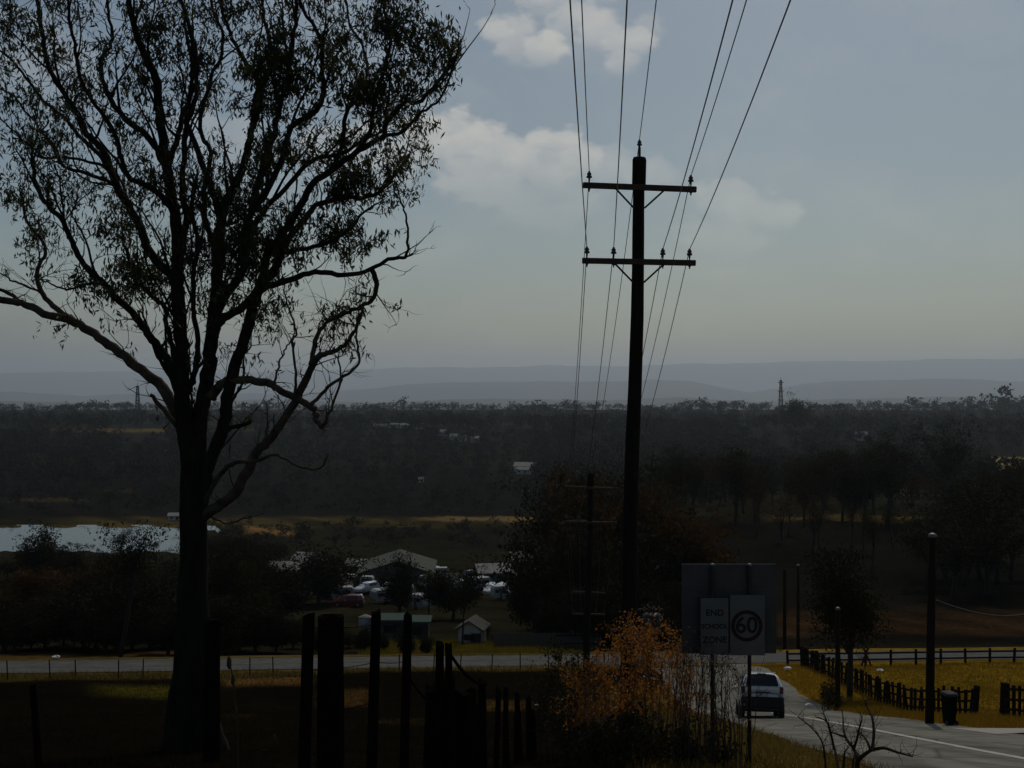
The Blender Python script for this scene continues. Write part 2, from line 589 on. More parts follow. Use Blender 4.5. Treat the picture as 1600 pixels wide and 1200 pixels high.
M_asphalt = mk_mat('weathered_asphalt', (.24, .225, .18), (.125, .118, .096), .95, .9, bump=.25, spec=.08)
M_asphalt2 = mk_mat('pale_asphalt', (.125, .12, .105), (.07, .068, .062), .95, 1.2, bump=.2, spec=.08)
M_line = mk_mat('worn_line_paint', (.62, .56, .46), (.30, .27, .23), .7, 2.6)
M_conc = mk_mat('driveway_concrete', (.40, .36, .30), (.30, .27, .22), .85, 1.5, bump=.15)
def road_x(y): return 8.4 + .045 * y
def patch_asphalt(m):
    nt = m.node_tree; L = nt.links.new
    p = [n for n in nt.nodes if n.type == 'BSDF_PRINCIPLED'][0]
    src = p.inputs['Base Color'].links[0].from_socket
    geo = nt.nodes.new('ShaderNodeNewGeometry')
    def mul(a, tex_scale, lo, hi, tmin, tmax, kind):
        mp = nt.nodes.new('ShaderNodeMapping'); mp.inputs['Scale'].default_value = tex_scale
        L(geo.outputs['Position'], mp.inputs['Vector'])
        if kind == 'crack':
            v = nt.nodes.new('ShaderNodeTexVoronoi'); v.feature = 'DISTANCE_TO_EDGE'; v.inputs['Scale'].default_value = 1.0
            L(mp.outputs[0], v.inputs['Vector']); f = v.outputs['Distance']
        else:
            v = nt.nodes.new('ShaderNodeTexNoise'); v.inputs['Scale'].default_value = 1.0; v.inputs['Detail'].default_value = 6
            L(mp.outputs[0], v.inputs['Vector']); f = v.outputs['Fac']
        mr = nt.nodes.new('ShaderNodeMapRange')
        for k, q in zip(('From Min', 'From Max', 'To Min', 'To Max'), (lo, hi, tmin, tmax)): mr.inputs[k].default_value = q
        L(f, mr.inputs['Value'])
        sc = nt.nodes.new('ShaderNodeVectorMath'); sc.operation = 'SCALE'
        L(a, sc.inputs[0]); L(mr.outputs[0], sc.inputs['Scale'])
        return sc.outputs[0]
    a = mul(src, (.45, .30, .3), 0.0, .035, .55, 1.0, 'crack')      # cracks
    a = mul(a, (1.1, .05, .05), .40, .60, .82, 1.12, 'noise')       # wheel-worn lanes along the road
    a = mul(a, (.25, .12, .1), .55, .58, 1.0, .80, 'noise')         # darker repairs
    L(a, p.inputs['Base Color'])
patch_asphalt(M_asphalt)
ysr = np.arange(-30, 84, .7)
def wob(y, k): return .10 * math.sin(y * .8 + k) + .05 * math.sin(y * 2.1 + 2 * k)
ribbon('road', [(road_x(y) - 3.3 + wob(y, 1), y) for y in ysr], [(road_x(y) + 3.2 + wob(y, 4), y) for y in ysr], .022, M_asphalt, 'grey asphalt road running down the hill past the bin', across=8)
xs = np.arange(-95, 100, 1.2)
ribbon('cross_road', [(x, 83.3 + .24 * x - 3.1) for x in xs], [(x, 83.3 + .24 * x + 3.1) for x in xs], .03, M_asphalt2, 'pale grey road crossing at the foot of the hill', across=6)
yl = np.arange(-20, 60, .7)
ribbon('road_line', [(road_x(y) - .10, y) for y in yl], [(road_x(y) + .10, y) for y in yl], .028, M_line, 'worn off-white centre line on the asphalt road', across=1)
dx = np.arange(12.4, 40, .6)
def drive_y(x): return 35.0 + .5 * (max(0, 14.5 - x) / 2.1) ** 2 * -.4 + (x - 12.4) * .04
ribbon('driveway', [(x, drive_y(x) - 1.1 - .9 * max(0, (14.0 - x) / 1.6)) for x in dx], [(x, drive_y(x) + 1.1 + .5 * max(0, (14.0 - x) / 1.6)) for x in dx], .034, M_conc, 'pale concrete driveway leading off the road beside the bin', across=4)

# pond
M_water, nt, out = mat_nodes('pond_water')
p = nt.nodes.new('ShaderNodeBsdfPrincipled')
p.inputs['Base Color'].default_value = (.03, .045, .05, 1)
p.inputs['Roughness'].default_value = .06
p.inputs['IOR'].default_value = 1.33
n = nt.nodes.new('ShaderNodeTexNoise'); n.inputs['Scale'].default_value = .5; n.inputs['Detail'].default_value = 4
tcn = nt.nodes.new('ShaderNodeTexCoord')
nt.links.new(tcn.outputs['Object'], n.inputs['Vector'])
b = nt.nodes.new('ShaderNodeBump'); b.inputs['Strength'].default_value = .28; b.inputs['Distance'].default_value = .25
nt.links.new(n.outputs['Fac'], b.inputs['Height']); nt.links.new(b.outputs[0], p.inputs['Normal'])
nt.links.new(p.outputs[0], out.inputs['Surface'])
zl = EYE - 58.3
MB().poly([(X(-500, 430), 430, zl), (X(345, 430), 430, zl), (X(345, 530), 530, zl), (X(-500, 530), 530, zl)]).build('pond', M_water)
tag(bpy.data.objects['pond'], 'still pond reflecting the pale sky', kind='structure')

# hills on the skyline
M_hill = mk_mat('hill_forest', (.045, .05, .042), (.075, .07, .055), .95, .0010, detail=8)
def ridge(name, D, prof, depth, label, bump):
    pxs = np.linspace(-900, 2500, 240)
    top = np.interp(pxs, [a for a, b in prof], [b for a, b in prof])
    rows = np.linspace(-1, 1, 13)
    v = []
    for t in rows:
        h = math.cos(t * math.pi / 2) ** .8 if abs(t) < 1 else 0
        for k, (px, py) in enumerate(zip(pxs, top)):
            y = D + t * depth
            x = (px - 800) / F * D
            zt = EYE + (600 - py) / F * D
            jj = bump * (math.sin(px * .031 + t * 3) + .6 * math.sin(px * .083 + t * 7) + .4 * math.sin(px * .21 + t * 5))
            zb = -455
            v.append((x, y, zb + (zt - zb + jj) * h))
    nc = len(pxs)
    i = np.arange(len(rows) * nc).reshape(len(rows), nc)
    q = np.stack([i[:-1, :-1], i[:-1, 1:], i[1:, 1:], i[1:, :-1]], -1).reshape(-1, 4)
    o = link(name, np_mesh(name, np.array(v), q, M_hill, True))
    tag(o, label, kind='structure')
ridge('hills', 36000, [(-900, 590), (0, 584), (150, 580), (400, 581), (560, 576), (700, 574), (850, 572), (1000, 571), (1200, 566), (1600, 560), (2500, 566)], 5200, 'long far ridge fading into the haze', 15)
ridge('hills', 21000, [(-900, 625), (0, 612), (120, 618), (300, 612), (450, 616), (560, 608), (640, 601), (740, 596), (900, 597), (1020, 593), (1080, 597), (1130, 606), (1170, 613), (1215, 608), (1260, 600), (1340, 594), (1500, 592), (1600, 596), (2500, 610)], 2600, 'nearer low wooded ridge under the far one', 8)

ridge('hills', 12000, [(-900, 632), (0, 627), (200, 630), (420, 624), (600, 629), (760, 622), (900, 626), (1060, 621), (1200, 628), (1350, 622), (1600, 619), (2500, 625)], 1500, 'lowest wooded rise in front of the ridges', 4)

# haze: one box of even air round everything
def build_haze():
    m = bpy.data.materials.new('haze_air')
    m.use_nodes = True
    nt = m.node_tree
    nt.nodes.clear()
    out = nt.nodes.new('ShaderNodeOutputMaterial')
    pv = nt.nodes.new('ShaderNodeVolumePrincipled')
    pv.inputs['Color'].default_value = (.82, .91, 1.0, 1)
    pv.inputs['Density'].default_value = HAZE_DENSITY
    pv.inputs['Anisotropy'].default_value = .50
    nt.links.new(pv.outputs[0], out.inputs['Volume'])
    o = MB().box((0, 21000, 145), (110000, 44000, 1210)).build('haze', m)
    tag(o, 'pale smoky haze filling the valley air', kind='stuff')
build_haze()

# ================================================================== the big gum tree
M_bark = mk_mat('gum_bark', (.034, .027, .020), (.012, .010, .008), .95, 5.0, bump=.6, spec=.03, stretch=(1, 1, .25))
M_limb = mk_mat('pale_gum_limb', (.13, .098, .07), (.025, .020, .015), .9, 3.0, bump=.4, spec=.05)
M_twig = mk_mat('gum_twig', (.065, .048, .034), (.03, .024, .018), .9, 4.0, spec=.05)
M_gumleaf = leaf_mat('gum_leaves', (.030, .036, .020), (.060, .064, .030), (.055, .060, .014), .30, 1.2, .6)

TREE_Y = 28.0
LIMBS = [
 # depth offset start, end (m), radius px start, end, leafiness, points
 ('A', 0, -.4, 16, 4, 1, [(302,810),(300,745),(292,690),(287,640),(284,600),(284,560),(282,517),(279,470),(277,423),(277,367),(267,300),(260,260),(253,207),(247,167),(245,127),(232,100),(216,62),(206,20),(200,-30)]),
 ('A', -.4, .6, 6, 2, 1, [(262,270),(248,240),(230,213),(187,177),(163,133),(157,100),(163,83),(177,60),(170,20),(166,-30)]),
 ('A', -.2, 1.6, 8, 3, 1, [(281,460),(262,425),(233,393),(220,357),(200,320),(180,287),(167,247),(147,220),(133,207),(123,180),(100,147),(78,110),(66,60),(60,10),(52,-40)]),
 ('A', 1.0, 2.6, 4, 1.5, 1, [(182,290),(158,245),(123,213),(97,180),(67,157),(47,130),(20,97),(-5,76),(-40,60)]),
 ('A', .8, 2.4, 4, 1.2, 1, [(215,345),(190,300),(167,282),(133,270),(103,263),(90,250),(80,227),(63,203),(40,173),(16,146),(-20,130)]),
 ('A', .8, -1.4, 3, 1, 1, [(195,312),(167,263),(140,253),(100,247),(63,247),(47,230),(30,213),(5,190)]),
 ('A', -.3, -1.8, 5, 2, 1, [(272,330),(240,296),(205,280),(187,240),(176,200),(150,165),(128,130),(118,80),(108,30),(104,-20)]),
 ('A', -.4, 1.0, 5, 2, 1, [(262,262),(276,225),(283,190),(296,150),(300,100),(292,60),(287,20),(280,-30)]),
 ('A', -.2, -1.2, 6, 2, 1, [(278,400),(290,350),(285,290),(288,240),(290,200),(307,150),(303,90),(296,40),(284,0),(280,-40)]),
 ('A2', .2, -1.0, 5, 3, .6, [(296,610),(302,590),(307,563),(310,540),(305,505),(303,470),(302,430),(308,380),(300,330),(306,280)]),
 ('B', 0, .3, 15, 7, 1, [(303,790),(306,740),(309,690),(315,640),(323,598),(330,552),(333,505),(338,458),(340,420),(340,390),(345,350),(355,315),(367,290)]),
 ('B', .3, 1.5, 7, 2, 1, [(367,290),(383,247),(393,207),(407,160),(403,130),(387,103),(370,73),(360,50),(348,20),(345,-30)]),
 ('B', -.2, -1.8, 8, 2.5, 1, [(338,490),(352,460),(368,440),(382,415),(384,370),(392,330),(410,260),(427,213),(433,180),(443,147),(453,100),(460,50),(463,0),(462,-40)]),
 ('B', .3, -.9, 6, 2, 1, [(345,350),(338,320),(325,280),(305,225),(292,190),(297,150),(308,120),(305,80),(296,40),(282,0),(270,-40)]),
 ('B', .2, 1.6, 5, 2, 1, [(340,400),(322,350),(318,300),(330,240),(312,200),(330,120),(345,90),(347,50),(335,20),(322,-30)]),
 ('B', -.9, -2.3, 6, 2, 1, [(395,325),(417,300),(440,250),(455,200),(503,160),(502,100),(502,67),(490,40),(473,17),(465,-20)]),
 ('B', .8, 2.0, 5, 2, 1, [(395,200),(400,150),(412,130),(425,90),(415,40),(408,0),(400,-40)]),
 ('B', -.6, .4, 5, 2, 1, [(384,380),(410,333),(443,297),(477,260),(497,247),(537,240),(563,220),(583,213),(600,205)]),
 ('C', 0, -.6, 11, 8, .3, [(307,810),(318,765),(330,715),(345,680),(351,657),(354,622),(363,582),(377,545),(389,505),(396,477),(410,442),(428,425)]),
 ('C', -.6, -1.4, 8, 2.5, .15, [(333,524),(340,508),(352,496),(373,484),(395,463),(415,450),(437,442),(467,432),(500,425),(537,430),(580,420),(607,405),(635,402)]),
 ('C', -1.4, -1.5, 2.4, 1, .2, [(634,402),(638,370),(634,340),(628,318),(615,300)]),
 ('C', -1.3, -1.6, 4.5, 2, .4, [(580,420),(587,438),(584,463),(570,476),(552,484),(530,494),(515,502)]),
 ('C', -.6, .9, 7, 2, 1, [(428,425),(440,395),(450,373),(477,340),(493,322),(537,310),(575,307),(603,290),(625,262),(640,240)]),
 ('C', -.6, -2.4, 7, 2, 1, [(410,442),(417,400),(440,365),(470,320),(490,285),(520,265),(560,235),(597,213),(603,193),(630,163),(657,157),(683,130),(700,103),(703,77),(683,60)]),
 ('C', -1.4, -2.6, 4, 1.5, 1, [(560,235),(580,200),(583,167),(600,100),(610,67),(602,30),(598,-20)]),
 ('C', -1.2, .4, 4, 1.5, 1, [(520,265),(535,225),(540,180),(560,150),(575,110),(565,70),(548,40),(540,0)]),
 ('C', -2.0, -3.0, 3, 1, 1, [(597,213),(630,205),(655,180),(675,165),(690,150),(712,95),(716,70)]),
 ('C', -.2, 1.0, 4.5, 1.5, .7, [(440,395),(470,390),(510,380),(545,360),(570,330),(590,318)]),
 ('D', .2, 1.2, 10, 5, .08, [(290,680),(272,640),(258,612),(240,593),(213,573),(177,543),(147,523),(117,503),(77,493),(50,480),(27,473),(-8,466),(-60,455)]),
 ('D', 1.1, 1.6, 4, 2.5, .1, [(42,478),(28,468),(15,458),(-10,448),(-40,440)]),
 ('D', 1.0, 2.0, 5, 2, .6, [(113,500),(83,477),(67,460),(57,433),(63,410),(72,395),(60,370),(40,340),(32,300)]),
 ('D', 1.2, .6, 2.2, 1, .3, [(72,463),(40,446),(20,440),(8,430),(-10,424)]),
 ('E', 0, -.9, 8, 3, .8, [(286,640),(272,590),(262,565),(247,541),(230,520),(213,497),(180,463),(163,443),(140,423),(123,400),(110,370),(93,340),(73,320),(57,290),(50,250)]),
 ('E', .1, 1.0, 5, 2.4, .8, [(281,610),(272,563),(265,526),(260,505),(258,482),(247,470),(230,456),(215,430),(200,400),(190,370)]),
 ('E', -.7, -1.3, 2.5, 1, .5, [(163,443),(130,445),(105,452),(85,445),(70,440)]),
 ('E', .1, -.8, 3.5, 1.2, .4, [(272,600),(258,575),(244,552),(236,530),(228,505),(222,480)]),
 ('F', .1, -.2, 5, 3, 0, [(288,680),(280,668),(263,647),(247,630),(235,617)]),
 ('G', 0, -1.0, 10, 5, .05, [(312,808),(332,797),(350,784),(370,767),(387,735),(400,707),(417,690),(437,667),(460,630),(477,597),(490,567),(500,555)]),
 ('G', -1.0, -1.5, 4.5, 2, .3, [(500,555),(517,551),(537,540),(553,520),(563,497),(568,475)]),
 ('G', -1.0, -.4, 4.5, 2, .4, [(487,570),(493,533),(503,512),(515,500),(540,485)]),
 ('H', 0, -1.3, 8, 4, .05, [(330,620),(342,604),(360,594),(383,594),(417,597),(433,607),(460,620),(483,633),(495,646),(493,655),(504,667)]),
 ('H', -1.3, -1.5, 3, 1.2, .15, [(503,666),(512,650),(517,640),(530,603),(533,590),(528,560)]),
 ('H', -1.2, -1.8, 3, 1.2, .25, [(486,632),(507,610),(530,593),(557,573),(561,558),(557,533),(558,505),(560,480)]),
 ('H', -.9, -.6, 2.4, 1.2, .4, [(460,619),(463,583),(457,540),(463,517),(453,487),(446,462)]),
 ('H', -.7, -.2, 2, 1, .4, [(428,600),(434,578),(440,557),(450,540),(458,525)]),
 ('I', 0, -1.2, 5, 1.2, 0, [(318,795),(330,762),(350,735),(370,722),(400,720),(430,710),(450,720),(473,730),(500,731),(513,708)]),
 ('G', -.5, -.6, 1.6, .8, 0, [(417,692),(418,660),(416,628)]),
 ('G', -.5, -.7, 1.4, .8, 0, [(428,678),(427,660),(428,646)]),
 ('C', 0, -.3, 5, 3, 0, [(336,700),(348,682),(360,668),(376,664),(391,659)]),
 ('C', -.1, .2, 3, 1.2, .5, [(350,670),(356,640),(370,615),(382,590),(380,560),(392,540)]),
 ('G', -.1, .3, 1.8, .8, 0, [(372,768),(378,750),(390,738)]),
 ('G', .3, .1, 2, .8, 0, [(326,803),(350,818),(375,812),(398,806),(412,802)]),
]
# thick foliage: centre, half width, half height, weight
TUFTS = [(40,45,44,26,1),(110,10,25,22,.6),(85,88,24,22,1),(25,155,22,22,.6),(120,120,25,25,.5),(235,25,30,30,1),(248,75,26,22,1),(222,128,26,20,1),(212,105,20,20,.6),(30,305,26,20,1.2),(65,285,18,14,.5),(95,300,22,18,.5),(72,222,20,18,.7),(97,222,18,15,.7),(35,215,18,16,.4),(140,350,16,12,.4),(55,360,26,20,.7),(45,385,16,12,.4),(115,175,20,18,.6),(232,290,22,20,1.1),(240,275,16,14,.6),(318,85,18,24,.7),(312,95,14,20,.5),(350,300,34,28,1.1),(400,350,58,44,1.6),(330,390,34,36,1),(380,10,30,20,.8),(440,75,46,34,1.1),(430,115,42,38,1.4),(458,120,30,30,.9),(508,80,22,20,.6),(535,62,28,18,.8),(608,28,48,32,1.3),(648,58,34,24,1),(688,52,20,18,.8),(704,78,12,10,.7),(556,118,40,24,1.2),(588,132,40,26,1.4),(606,150,34,20,1),(548,150,26,18,.7),(535,215,28,16,.7),(552,278,40,34,1.7),(560,292,36,26,1),(602,270,30,24,.8),(630,240,20,14,.5),(642,190,24,18,.8),(664,195,12,16,.6),(530,250,20,16,.6),(420,225,26,24,.8),(432,240,28,20,.8),(470,235,24,18,.6),(545,372,36,28,1),(520,360,36,24,.9),(578,388,18,12,.5),(600,370,14,10,.4),(455,400,30,20,.6),(205,438,46,30,1.5),(235,415,34,22,1.1),(130,430,18,14,.6),(128,462,16,12,.5),(170,455,20,16,.5),(205,505,16,14,.3),(92,508,11,6,.7),(282,430,22,26,.8),(392,420,34,26,.8),(412,500,18,18,.5),(382,560,14,16,.3),(450,478,24,10,.4),(530,496,32,11,1.1),(562,500,12,9,.4),(542,540,13,12,.4),(402,468,20,18,.5),(370,395,44,36,1.1),(300,300,22,26,.7),(270,180,20,24,.6),(190,200,24,22,.6),(160,90,18,22,.5),(340,150,16,20,.4),(345,20,22,20,.6),(480,180,26,22,.6),(480,20,22,18,.6),(150,300,26,18,.5),(180,350,28,22,.6),(420,160,30,26,.9),(490,330,24,16,.6),(300,375,24,30,.9),(390,280,24,26,.8),(10,100,20,20,.6),(10,10,22,16,.6),(640,110,20,14,.4),(575,190,24,18,.8),(600,230,20,14,.5),(350,470,20,22,.6),(500,130,18,22,.5),(365,160,18,20,.3),(290,30,18,16,.5),(620,100,28,14,.5)]

def catmull(pts, per=4):
    out = []
    n = len(pts)
    for i in range(n - 1):
        p0, p1, p2, p3 = pts[max(i - 1, 0)], pts[i], pts[i + 1], pts[min(i + 2, n - 1)]
        for k in range(per):
            t = k / per
            out.append(.5 * ((2 * p1) + (p2 - p0) * t + (2 * p0 - 5 * p1 + 4 * p2 - p3) * t * t + (3 * p1 - p0 - 3 * p2 + p3) * t ** 3))
    out.append(pts[-1])
    return out

def wander(start, d, length, n, wig, lift, rnd):
    """a crooked shoot"""
    p = start.copy(); d = d.normalized()
    pts = [p.copy()]
    for i in range(n):
        d = (d + Vector((rnd.gauss(0, wig), rnd.gauss(0, wig), rnd.gauss(0, wig) + lift))).normalized()
        p = p + d * (length / n)
        pts.append(p.copy())
    return pts

def big_tree():
    rnd = random.Random(11)
    base = on_ground(300, TREE_Y)
    root = empty('gum_tree', base)
    tag(root, 'tall old gum tree with crooked limbs and sparse dark leaves on the left', 'tree')
    S = 1 / F * TREE_Y
    def W(px, py, d):
        return P(px, py, TREE_Y + d) - base
    # trunk: fluted, flaring into the ground
    tp = [(300,1215,62),(300,1175,50),(300,1140,42),(300,1100,36),(301,1050,31),(301,1000,27.5),(302,960,25),(302,920,23),(303,880,21.5),(302,840,21),(302,800,21),(302,760,20),(302,720,18),(303,690,14)]
    mb = MB()
    pts = catmull([W(a, b, 0) for a, b, c in tp], 3)
    rad = np.interp(np.linspace(0, len(tp) - 1, len(pts)), range(len(tp)), [c * S for a, b, c in tp])
    n = 20
    for i, (q, r) in enumerate(zip(pts, rad)):
        fl = max(0, (1 - i / 14)) * .22
        for k in range(n):
            an = 2 * math.pi * k / n
            rr = r * (1 + fl * math.sin(an * 4 + 1) * .6 + fl * .5 * math.sin(an * 7) + .04 * math.sin(an * 3 + i * .5) + rnd.uniform(-.03, .03))
            mb.v.append((q.x + rr * math.cos(an), q.y + rr * math.sin(an), q.z))
    for i in range(len(pts) - 1):
        for k in range(n):
            a = i * n + k; b = i * n + (k + 1) % n
            mb.f.append((a, b, b + n, a + n))
    mb.build('trunk', M_bark, root, True)
    twigs = MB(); leaves = []
    parts = {}
    sk = []                       # skeleton points for the foliage to hang from
    def shoot(p, d, length, r, lv, leafy):
        out = (p.x + base.x) / (p.y + base.y) * F + 800
        if out > 655: length *= .5
        pts = wander(p, d, length, 5 if lv == 0 else 4, .30, .06, rnd)
        twigs.tube(pts, [r * (1 - .8 * i / (len(pts) - 1)) for i in range(len(pts))], 4 if lv == 0 else 3, False)
        if lv < 2:
            for k in range(rnd.choice((2, 3, 3)) if lv == 0 else 2):
                i = rnd.randint(1, len(pts) - 1)
                dd = (pts[i] - pts[i - 1]).normalized() + Vector((rnd.gauss(0, .55), rnd.gauss(0, .55), rnd.gauss(.05, .4)))
                shoot(pts[i], dd, length * rnd.uniform(.45, .7), r * .55, lv + 1, leafy)
        if rnd.random() < leafy:
            e = pts[-1]
            m = rnd.randint(8, 20)
            for k in range(m):
                leaves.append((e.x + rnd.gauss(0, .11), e.y + rnd.gauss(0, .11), e.z + rnd.gauss(-.03, .12)))
    for (name, d0, d1, r0, r1, lf, pl) in LIMBS:
        m = len(pl)
        ctl = []
        for i, (a, b) in enumerate(pl):
            t = i / (m - 1)
            ctl.append(W(a, b, d0 + (d1 - d0) * t))
        pts = catmull(ctl, 4)
        for i in range(2, len(pts) - 1):
            k = .012
            pts[i] = pts[i] + Vector((rnd.gauss(0, k), rnd.gauss(0, k * 2), rnd.gauss(0, k)))
        L = len(pts)
        rad = [(r0 + (r1 - r0) * (i / (L - 1)) ** .8) * S * (1 + rnd.uniform(-.06, .06)) for i in range(L)]
        if r0 < 10: rad[0] *= 1.25
        b = parts.setdefault(name, MB())
        b.tube(pts, rad, 9 if r0 > 7 else 7)
        for i in range(L):
            sk.append((pts[i], (pts[min(i + 1, L - 1)] - pts[max(i - 1, 0)]).normalized(), rad[i], lf))
        sk_extra = []
        # side shoots
        if lf > 0:
            i = 3
            while i < L:
                t = i / L
                if rnd.random() < .25 + .6 * t:
                    tan = sk[-L + i][1]
                    d = tan * .7 + Vector((rnd.gauss(0, .5), rnd.gauss(0, .6), rnd.gauss(.25, .35)))
                    shoot(pts[i], d, rnd.uniform(.5, 1.25), min(rad[i] * .5, .018), 0 if lf > .3 else 1, .32 * lf if pts[i].z + base.z > EYE + 1.6 else .15 * lf)
                if lf >= .6 and rad[i] > .022 and rnd.random() < .34:
                    tan = sk[-L + i][1]
                    d = tan * .8 + Vector((rnd.gauss(0, .45), rnd.gauss(0, .5), rnd.uniform(.3, .9)))
                    q = wander(pts[i], d, rnd.uniform(1.1, 2.6), 9, .17, .10, rnd)
                    rr0 = min(rad[i] * .55, .034)
                    b.tube(q, [rr0 * (1 - .78 * k / 9) for k in range(10)], 6)
                    for k in range(3, 10):
                        if rnd.random() < .5:
                            shoot(q[k], (q[k] - q[k - 1]).normalized() + Vector((rnd.gauss(0, .5), rnd.gauss(0, .5), rnd.gauss(.2, .3))), rnd.uniform(.35, .8), rr0 * .4, 1, .35)
                    sk_extra += [(q[k], (q[k] - q[k - 1]).normalized(), rr0 * .5, lf) for k in range(4, 10)]
                i += rnd.choice((2, 3, 3))
            e = pts[-1]
            for k in range(3):
                shoot(e, sk[-1][1] + Vector((rnd.gauss(0, .5), rnd.gauss(0, .5), rnd.gauss(.1, .4))), rnd.uniform(.25, .6), .012, 1, .7 * lf)
            sk += sk_extra
    for nm, b in parts.items():
        o = b.build('limb', M_limb if nm in 'DGHIF' else M_bark, root, True)
        if nm == 'D': o['label'] = 'long pale limb reaching out low to the left'
        if nm == 'G': o['label'] = 'low bare limb rising to the right from the trunk'
        if nm == 'F': o['label'] = 'short broken stub on the left of the fork'
        if nm == 'I': o['label'] = 'thin dead branch over the valley'
    # foliage masses: each hangs from the nearest limb
    P0 = np.array([q[0][:] for q in sk])
    for (px, py, hw, hh, wt) in TUFTS:
        c2 = W(px, py, 0)
        d = np.hypot(P0[:, 0] - c2.x, P0[:, 2] - c2.z)
        near = np.argsort(d)[:25]
        j = int(near[rnd.randint(0, 12)])
        yy = P0[j, 1]
        nsub = max(3, int(hw * hh / 55))
        for s in range(nsub):
            a = rnd.uniform(0, 2 * math.pi); rr = math.sqrt(rnd.random())
            cx = px + math.cos(a) * rr * hw; cy = py + math.sin(a) * rr * hh
            D = TREE_Y + yy + rnd.gauss(0, .35)
            q = P(cx, cy, D) - base
            dd = np.linalg.norm(P0 - np.array(q[:]), axis=1)
            k = int(np.argsort(dd)[rnd.randint(0, 8)])
            st = Vector(P0[k])
            mid = st.lerp(q, .5) + Vector((rnd.gauss(0, .12), rnd.gauss(0, .12), rnd.gauss(.08, .1)))
            if rnd.random() < .5:
                twigs.tube(catmull([st, mid, q], 3), [.011, .010, .009, .008, .007, .006, .005], 3, False)
            m = int(rnd.uniform(3.6, 8) * wt ** .5)
            sx = rnd.uniform(.10, .19); sz = rnd.uniform(.07, .13)
            for t in range(m):
                a = Vector((q.x + rnd.gauss(0, sx), q.y + rnd.gauss(0, sx), q.z + rnd.gauss(.05, sz)))
                d = Vector((rnd.gauss(0, .6), rnd.gauss(0, .6), rnd.gauss(-.35, .5)))
                sp = wander(a, d, rnd.uniform(.16, .34), 6, .2, -.14, rnd)
                for k in range(7):
                    leaves.append((sp[k].x + rnd.gauss(0, .03), sp[k].y + rnd.gauss(0, .03), sp[k].z + rnd.gauss(-.02, .03)))
    twigs.build('twigs', M_twig, root, True)
    cent = np.array(leaves)
    reach = (cent[:, 0] + base.x) / (cent[:, 1] + base.y)
    cent = cent[reach < (718 - 800) / F + np.abs(rng.normal(0, .002, len(cent)))]
    v, q = leaf_quads(cent, .16, .036, .7, .4)
    o = link('foliage', np_mesh('foliage', v, q, M_gumleaf), root)
    o['kind'] = 'stuff'
    print('gum tree leaves', len(cent), 'twig verts', len(twigs.v))
big_tree()

# ================================================================== power poles and wires
M_pole = mk_mat('weathered_pole_wood', (.030, .023, .018), (.012, .0095, .008), .95, 4.0, bump=.5, spec=.04, stretch=(3, 3, .25))
M_arm = mk_mat('crossarm_wood', (.085, .055, .036), (.045, .032, .024), .85, 5.0, bump=.3)
M_steel = mk_mat('galvanised_steel', (.22, .22, .22), (.14, .14, .145), .5, 6.0, metallic=.6)
M_dsteel = mk_mat('dark_steel', (.05, .05, .052), (.03, .03, .03), .55, 6.0, metallic=.5)
M_porc = mk_mat('brown_porcelain', (.055, .03, .02), (.035, .02, .015), .2, 6.0, coat=.4)
M_wire = mk_mat('conductor_wire', (.055, .055, .06), (.04, .04, .042), .45, 9.0, metallic=.6)

def power_pole(h, lean, label, group=None):
    """local origin at the foot; crossarms run along local x"""
    root = empty('power_pole')
    tag(root, label, 'power pole', group)
    m = MB()
    rnd = random.Random(4)
    n = 14
    zs = [-.6, 0, .6, 1.5, 3, 4.5, 6, 7.5, 9, 10, 10.8, h - 1.2, h - .62, h - .6, h - .05, h]
    zs = sorted(z for z in zs if z <= h)
    prof = []
    for z in zs:
        r = .175 - .055 * z / h
        if z > h - .61: r = .150
        if z > h - .04: r = .125
        prof.append((r, z))
    def at(z): return Vector((lean * z / h + .02 * math.sin(z * .9), 0, z))
    pts = [at(z) for r, z in prof]
    m.tube(pts, [r * (1 + rnd.uniform(-.03, .03)) for r, z in prof], n)
    m.build('pole_shaft', M_pole, root, True)
    zu, zl = h - .66, h - 2.22
    m = MB(); a = at(h)
    m.tube([a + Vector((0, 0, -.05)), a + Vector((0, 0, .22))], .028, 8)
    m.build('pin', M_dsteel, root, True)
    def insulator(c, parent, s=1.0):
        q = MB()
        q.lathe([(.02 * s, 0), (.02 * s, .05 * s), (.062 * s, .06 * s), (.055 * s, .10 * s), (.03 * s, .115 * s), (.052 * s, .125 * s), (.04 * s, .165 * s), (.02 * s, .17 * s), (.028 * s, .19 * s), (.012 * s, .2 * s)], c, 10)
        return q.build('insulator', M_porc, parent, True)
    insulator(a + Vector((0, 0, .2)), root, .9)
    tips = {'top': a + Vector((0, 0, .38))}
    def arm(z, offs, key, tilt):
        c = at(z)
        rot = Matrix.Rotation(tilt, 3, 'Y')
        mm = MB(); mm.box(c + Vector((0, -.19, 0)), (2.38, .10, .12), rot)
        o = bevel(mm.build('crossarm', M_arm, root), .012)
        br = MB()
        for s in (-1, 1):
            br2 = MB()
            p1 = c + rot @ Vector((s * .52, -.25, -.04)); p2 = at(z - .43) + Vector((s * .11, -.15, 0))
            br2.tube([p1, p2], .020, 6)
            br2.build('brace', M_dsteel, root)
        for i, x in enumerate(offs):
            q = c + rot @ Vector((x, -.19, .06))
            pn = MB(); pn.tube([q + Vector((0, 0, -.19)), q + Vector((0, 0, .06))], .014, 6)
            pn.lathe([(.028, -.145), (.028, -.125)], q, 8)
            pn.build('pin', M_dsteel, o)
            insulator(q + Vector((0, 0, .04)), o)
            tips[key + str(i)] = q + Vector((0, 0, .22))
    arm(zu, (-1.06, 1.07), 'u', R(2.2))
    arm(zl, (-1.09, -.53, .50, 1.06), 'l', R(1.2))
    return root, tips

